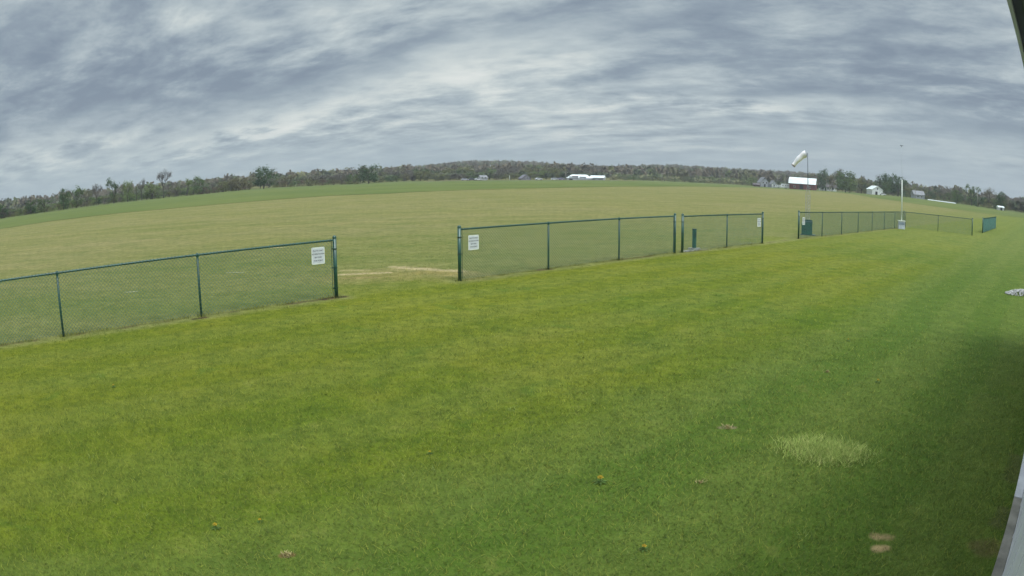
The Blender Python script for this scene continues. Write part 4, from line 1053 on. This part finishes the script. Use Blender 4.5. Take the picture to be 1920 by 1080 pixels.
def car(px, dm, col, label, yaw=0., L=4.6, hh=1.5):
    x, y, z, A, Dd = spot(px, dm); t = empty('parked_car', (x, y, z), -A+yaw); tag(t, label, 'car', 'cars parked by the farm sheds')
    a = L/2
    body = [(-a,.35),(a,.35),(a,.72),(a*.92,.86),(a*.48,.95),(a*.22,hh),(-a*.45,hh),(-a*.78,.98),(-a,.92)]
    MB().prism([(p_*.999, q_) for p_, q_ in body], -.85, .85).build('body', col, t, bevel=.06)
    MB().prism([(a*.42,.98),(a*.19,hh-.1),(-a*.42,hh-.1),(-a*.68,1.0)], -.865, -.852).build('window', M_GLS, t)
    for s in (-1, 1):
        for yy in (-1, 1):
            w_ = MB().tube((s*a*.62, yy*.66, .32), (s*a*.62, yy*.88, .32), .32, n=14).build('wheel', M_TY, t)
CW = material('car_white', (.70,.71,.72), .3, .03, 2., spec=.6); CP = material('car_purple_grey', (.30,.27,.38), .3, .05, 2., spec=.6); CD = material('car_dark', (.05,.05,.07), .3, .05, 2., spec=.6); CS = material('car_silver', (.45,.46,.50), .3, .05, 2.)
car(1040, 1.0, CW, 'white car parked left of the purple grey car by the long shed')
car(1053, 1.01, CP, 'purple grey car parked next to the long white shed')
car(1047, 1.035, CD, 'dark car behind the purple grey car', .4)
car(1010, 1.06, CW, 'white car right of the steep gabled grey house', .3)
car(872, 1.03, CS, 'silver car leftmost, parked at the foot of the hill', .1)
car(897, 1.04, CW, 'white car parked before the small grey farmhouse', .1)
car(885, 1.05, CD, 'dark car between the silver and white cars', .2)
car(1655, .99, CW, 'white car parked right of the small white barn', .2)
def camper(px, dm, L, hh, label, yaw=0.):
    x, y, z, A, Dd = spot(px, dm); t = empty('camper_trailer', (x, y, z), -A+yaw); tag(t, label, 'trailer', 'white trailers beside the barn')
    a = L/2; b = MB().prism([(-a,.5),(a,.5),(a,hh-.3),(a*.93,hh),(-a*.86,hh),(-a,hh-.7)], -1.15, 1.15).build('body', CW, t, bevel=.08)
    for fx in (-.55, 0., .5): MB().box((fx*a-.35,-1.18,hh*.55), (fx*a+.35,-1.152,hh*.55+.5)).build('window', M_GLS, t)
    for fx in (-.1, .14):
        for yy in (-1, 1): MB().tube((fx*a, yy*.9, .33), (fx*a, yy*1.12, .33), .33, n=12).build('wheel', M_TY, t)
    MB().box((-a-1.0,-.08,.42), (-a,.08,.55)).build('hitch', M_DPOLE, t)
camper(1473, .995, 6.6, 3.0, 'white camper trailer parked against the left end of the red barn')
camper(1459.5, .99, 4.2, 2.0, 'lower white trailer parked left of the white camper')

# tell look-alike neighbours apart by their order from left to right
byl = {}
for o in bpy.data.objects:
    if o.parent is None and o.get('label') and o.get('group'): byl.setdefault((o['group'], o['label']), []).append(o)
ORD = {2: ['left of two', 'right of two'], 3: ['leftmost of three', 'middle of three', 'rightmost of three']}
for (gr, lb), os_ in byl.items():
    if len(os_) in ORD:
        os_.sort(key=lambda o: math.atan2(o.location.x, o.location.y))
        for o, w_ in zip(os_, ORD[len(os_)]):
            nl = lb+', '+w_
            if len(nl.split()) <= 16: o['label'] = nl
            else: print('long', nl)

# ---------------------------------------------------------------- air between here and the hill
hb = MB().box((-1900,-300,-3), (1900,1900,75)); 
mh = bpy.data.materials.new('haze'); mh.use_nodes = True; nth = mh.node_tree; nth.nodes.clear(); g = N(nth)
ov = g.node('ShaderNodeOutputMaterial'); pv = g.node('ShaderNodeVolumePrincipled'); pv.inputs['Color'].default_value = (.84,.88,.93,1); pv.inputs['Density'].default_value = .00028; pv.inputs['Anisotropy'].default_value = .2
nth.links.new(pv.outputs[0], ov.inputs['Volume'])
HAZE = True
if HAZE: tag(hb.build('haze', mh), kind='stuff')
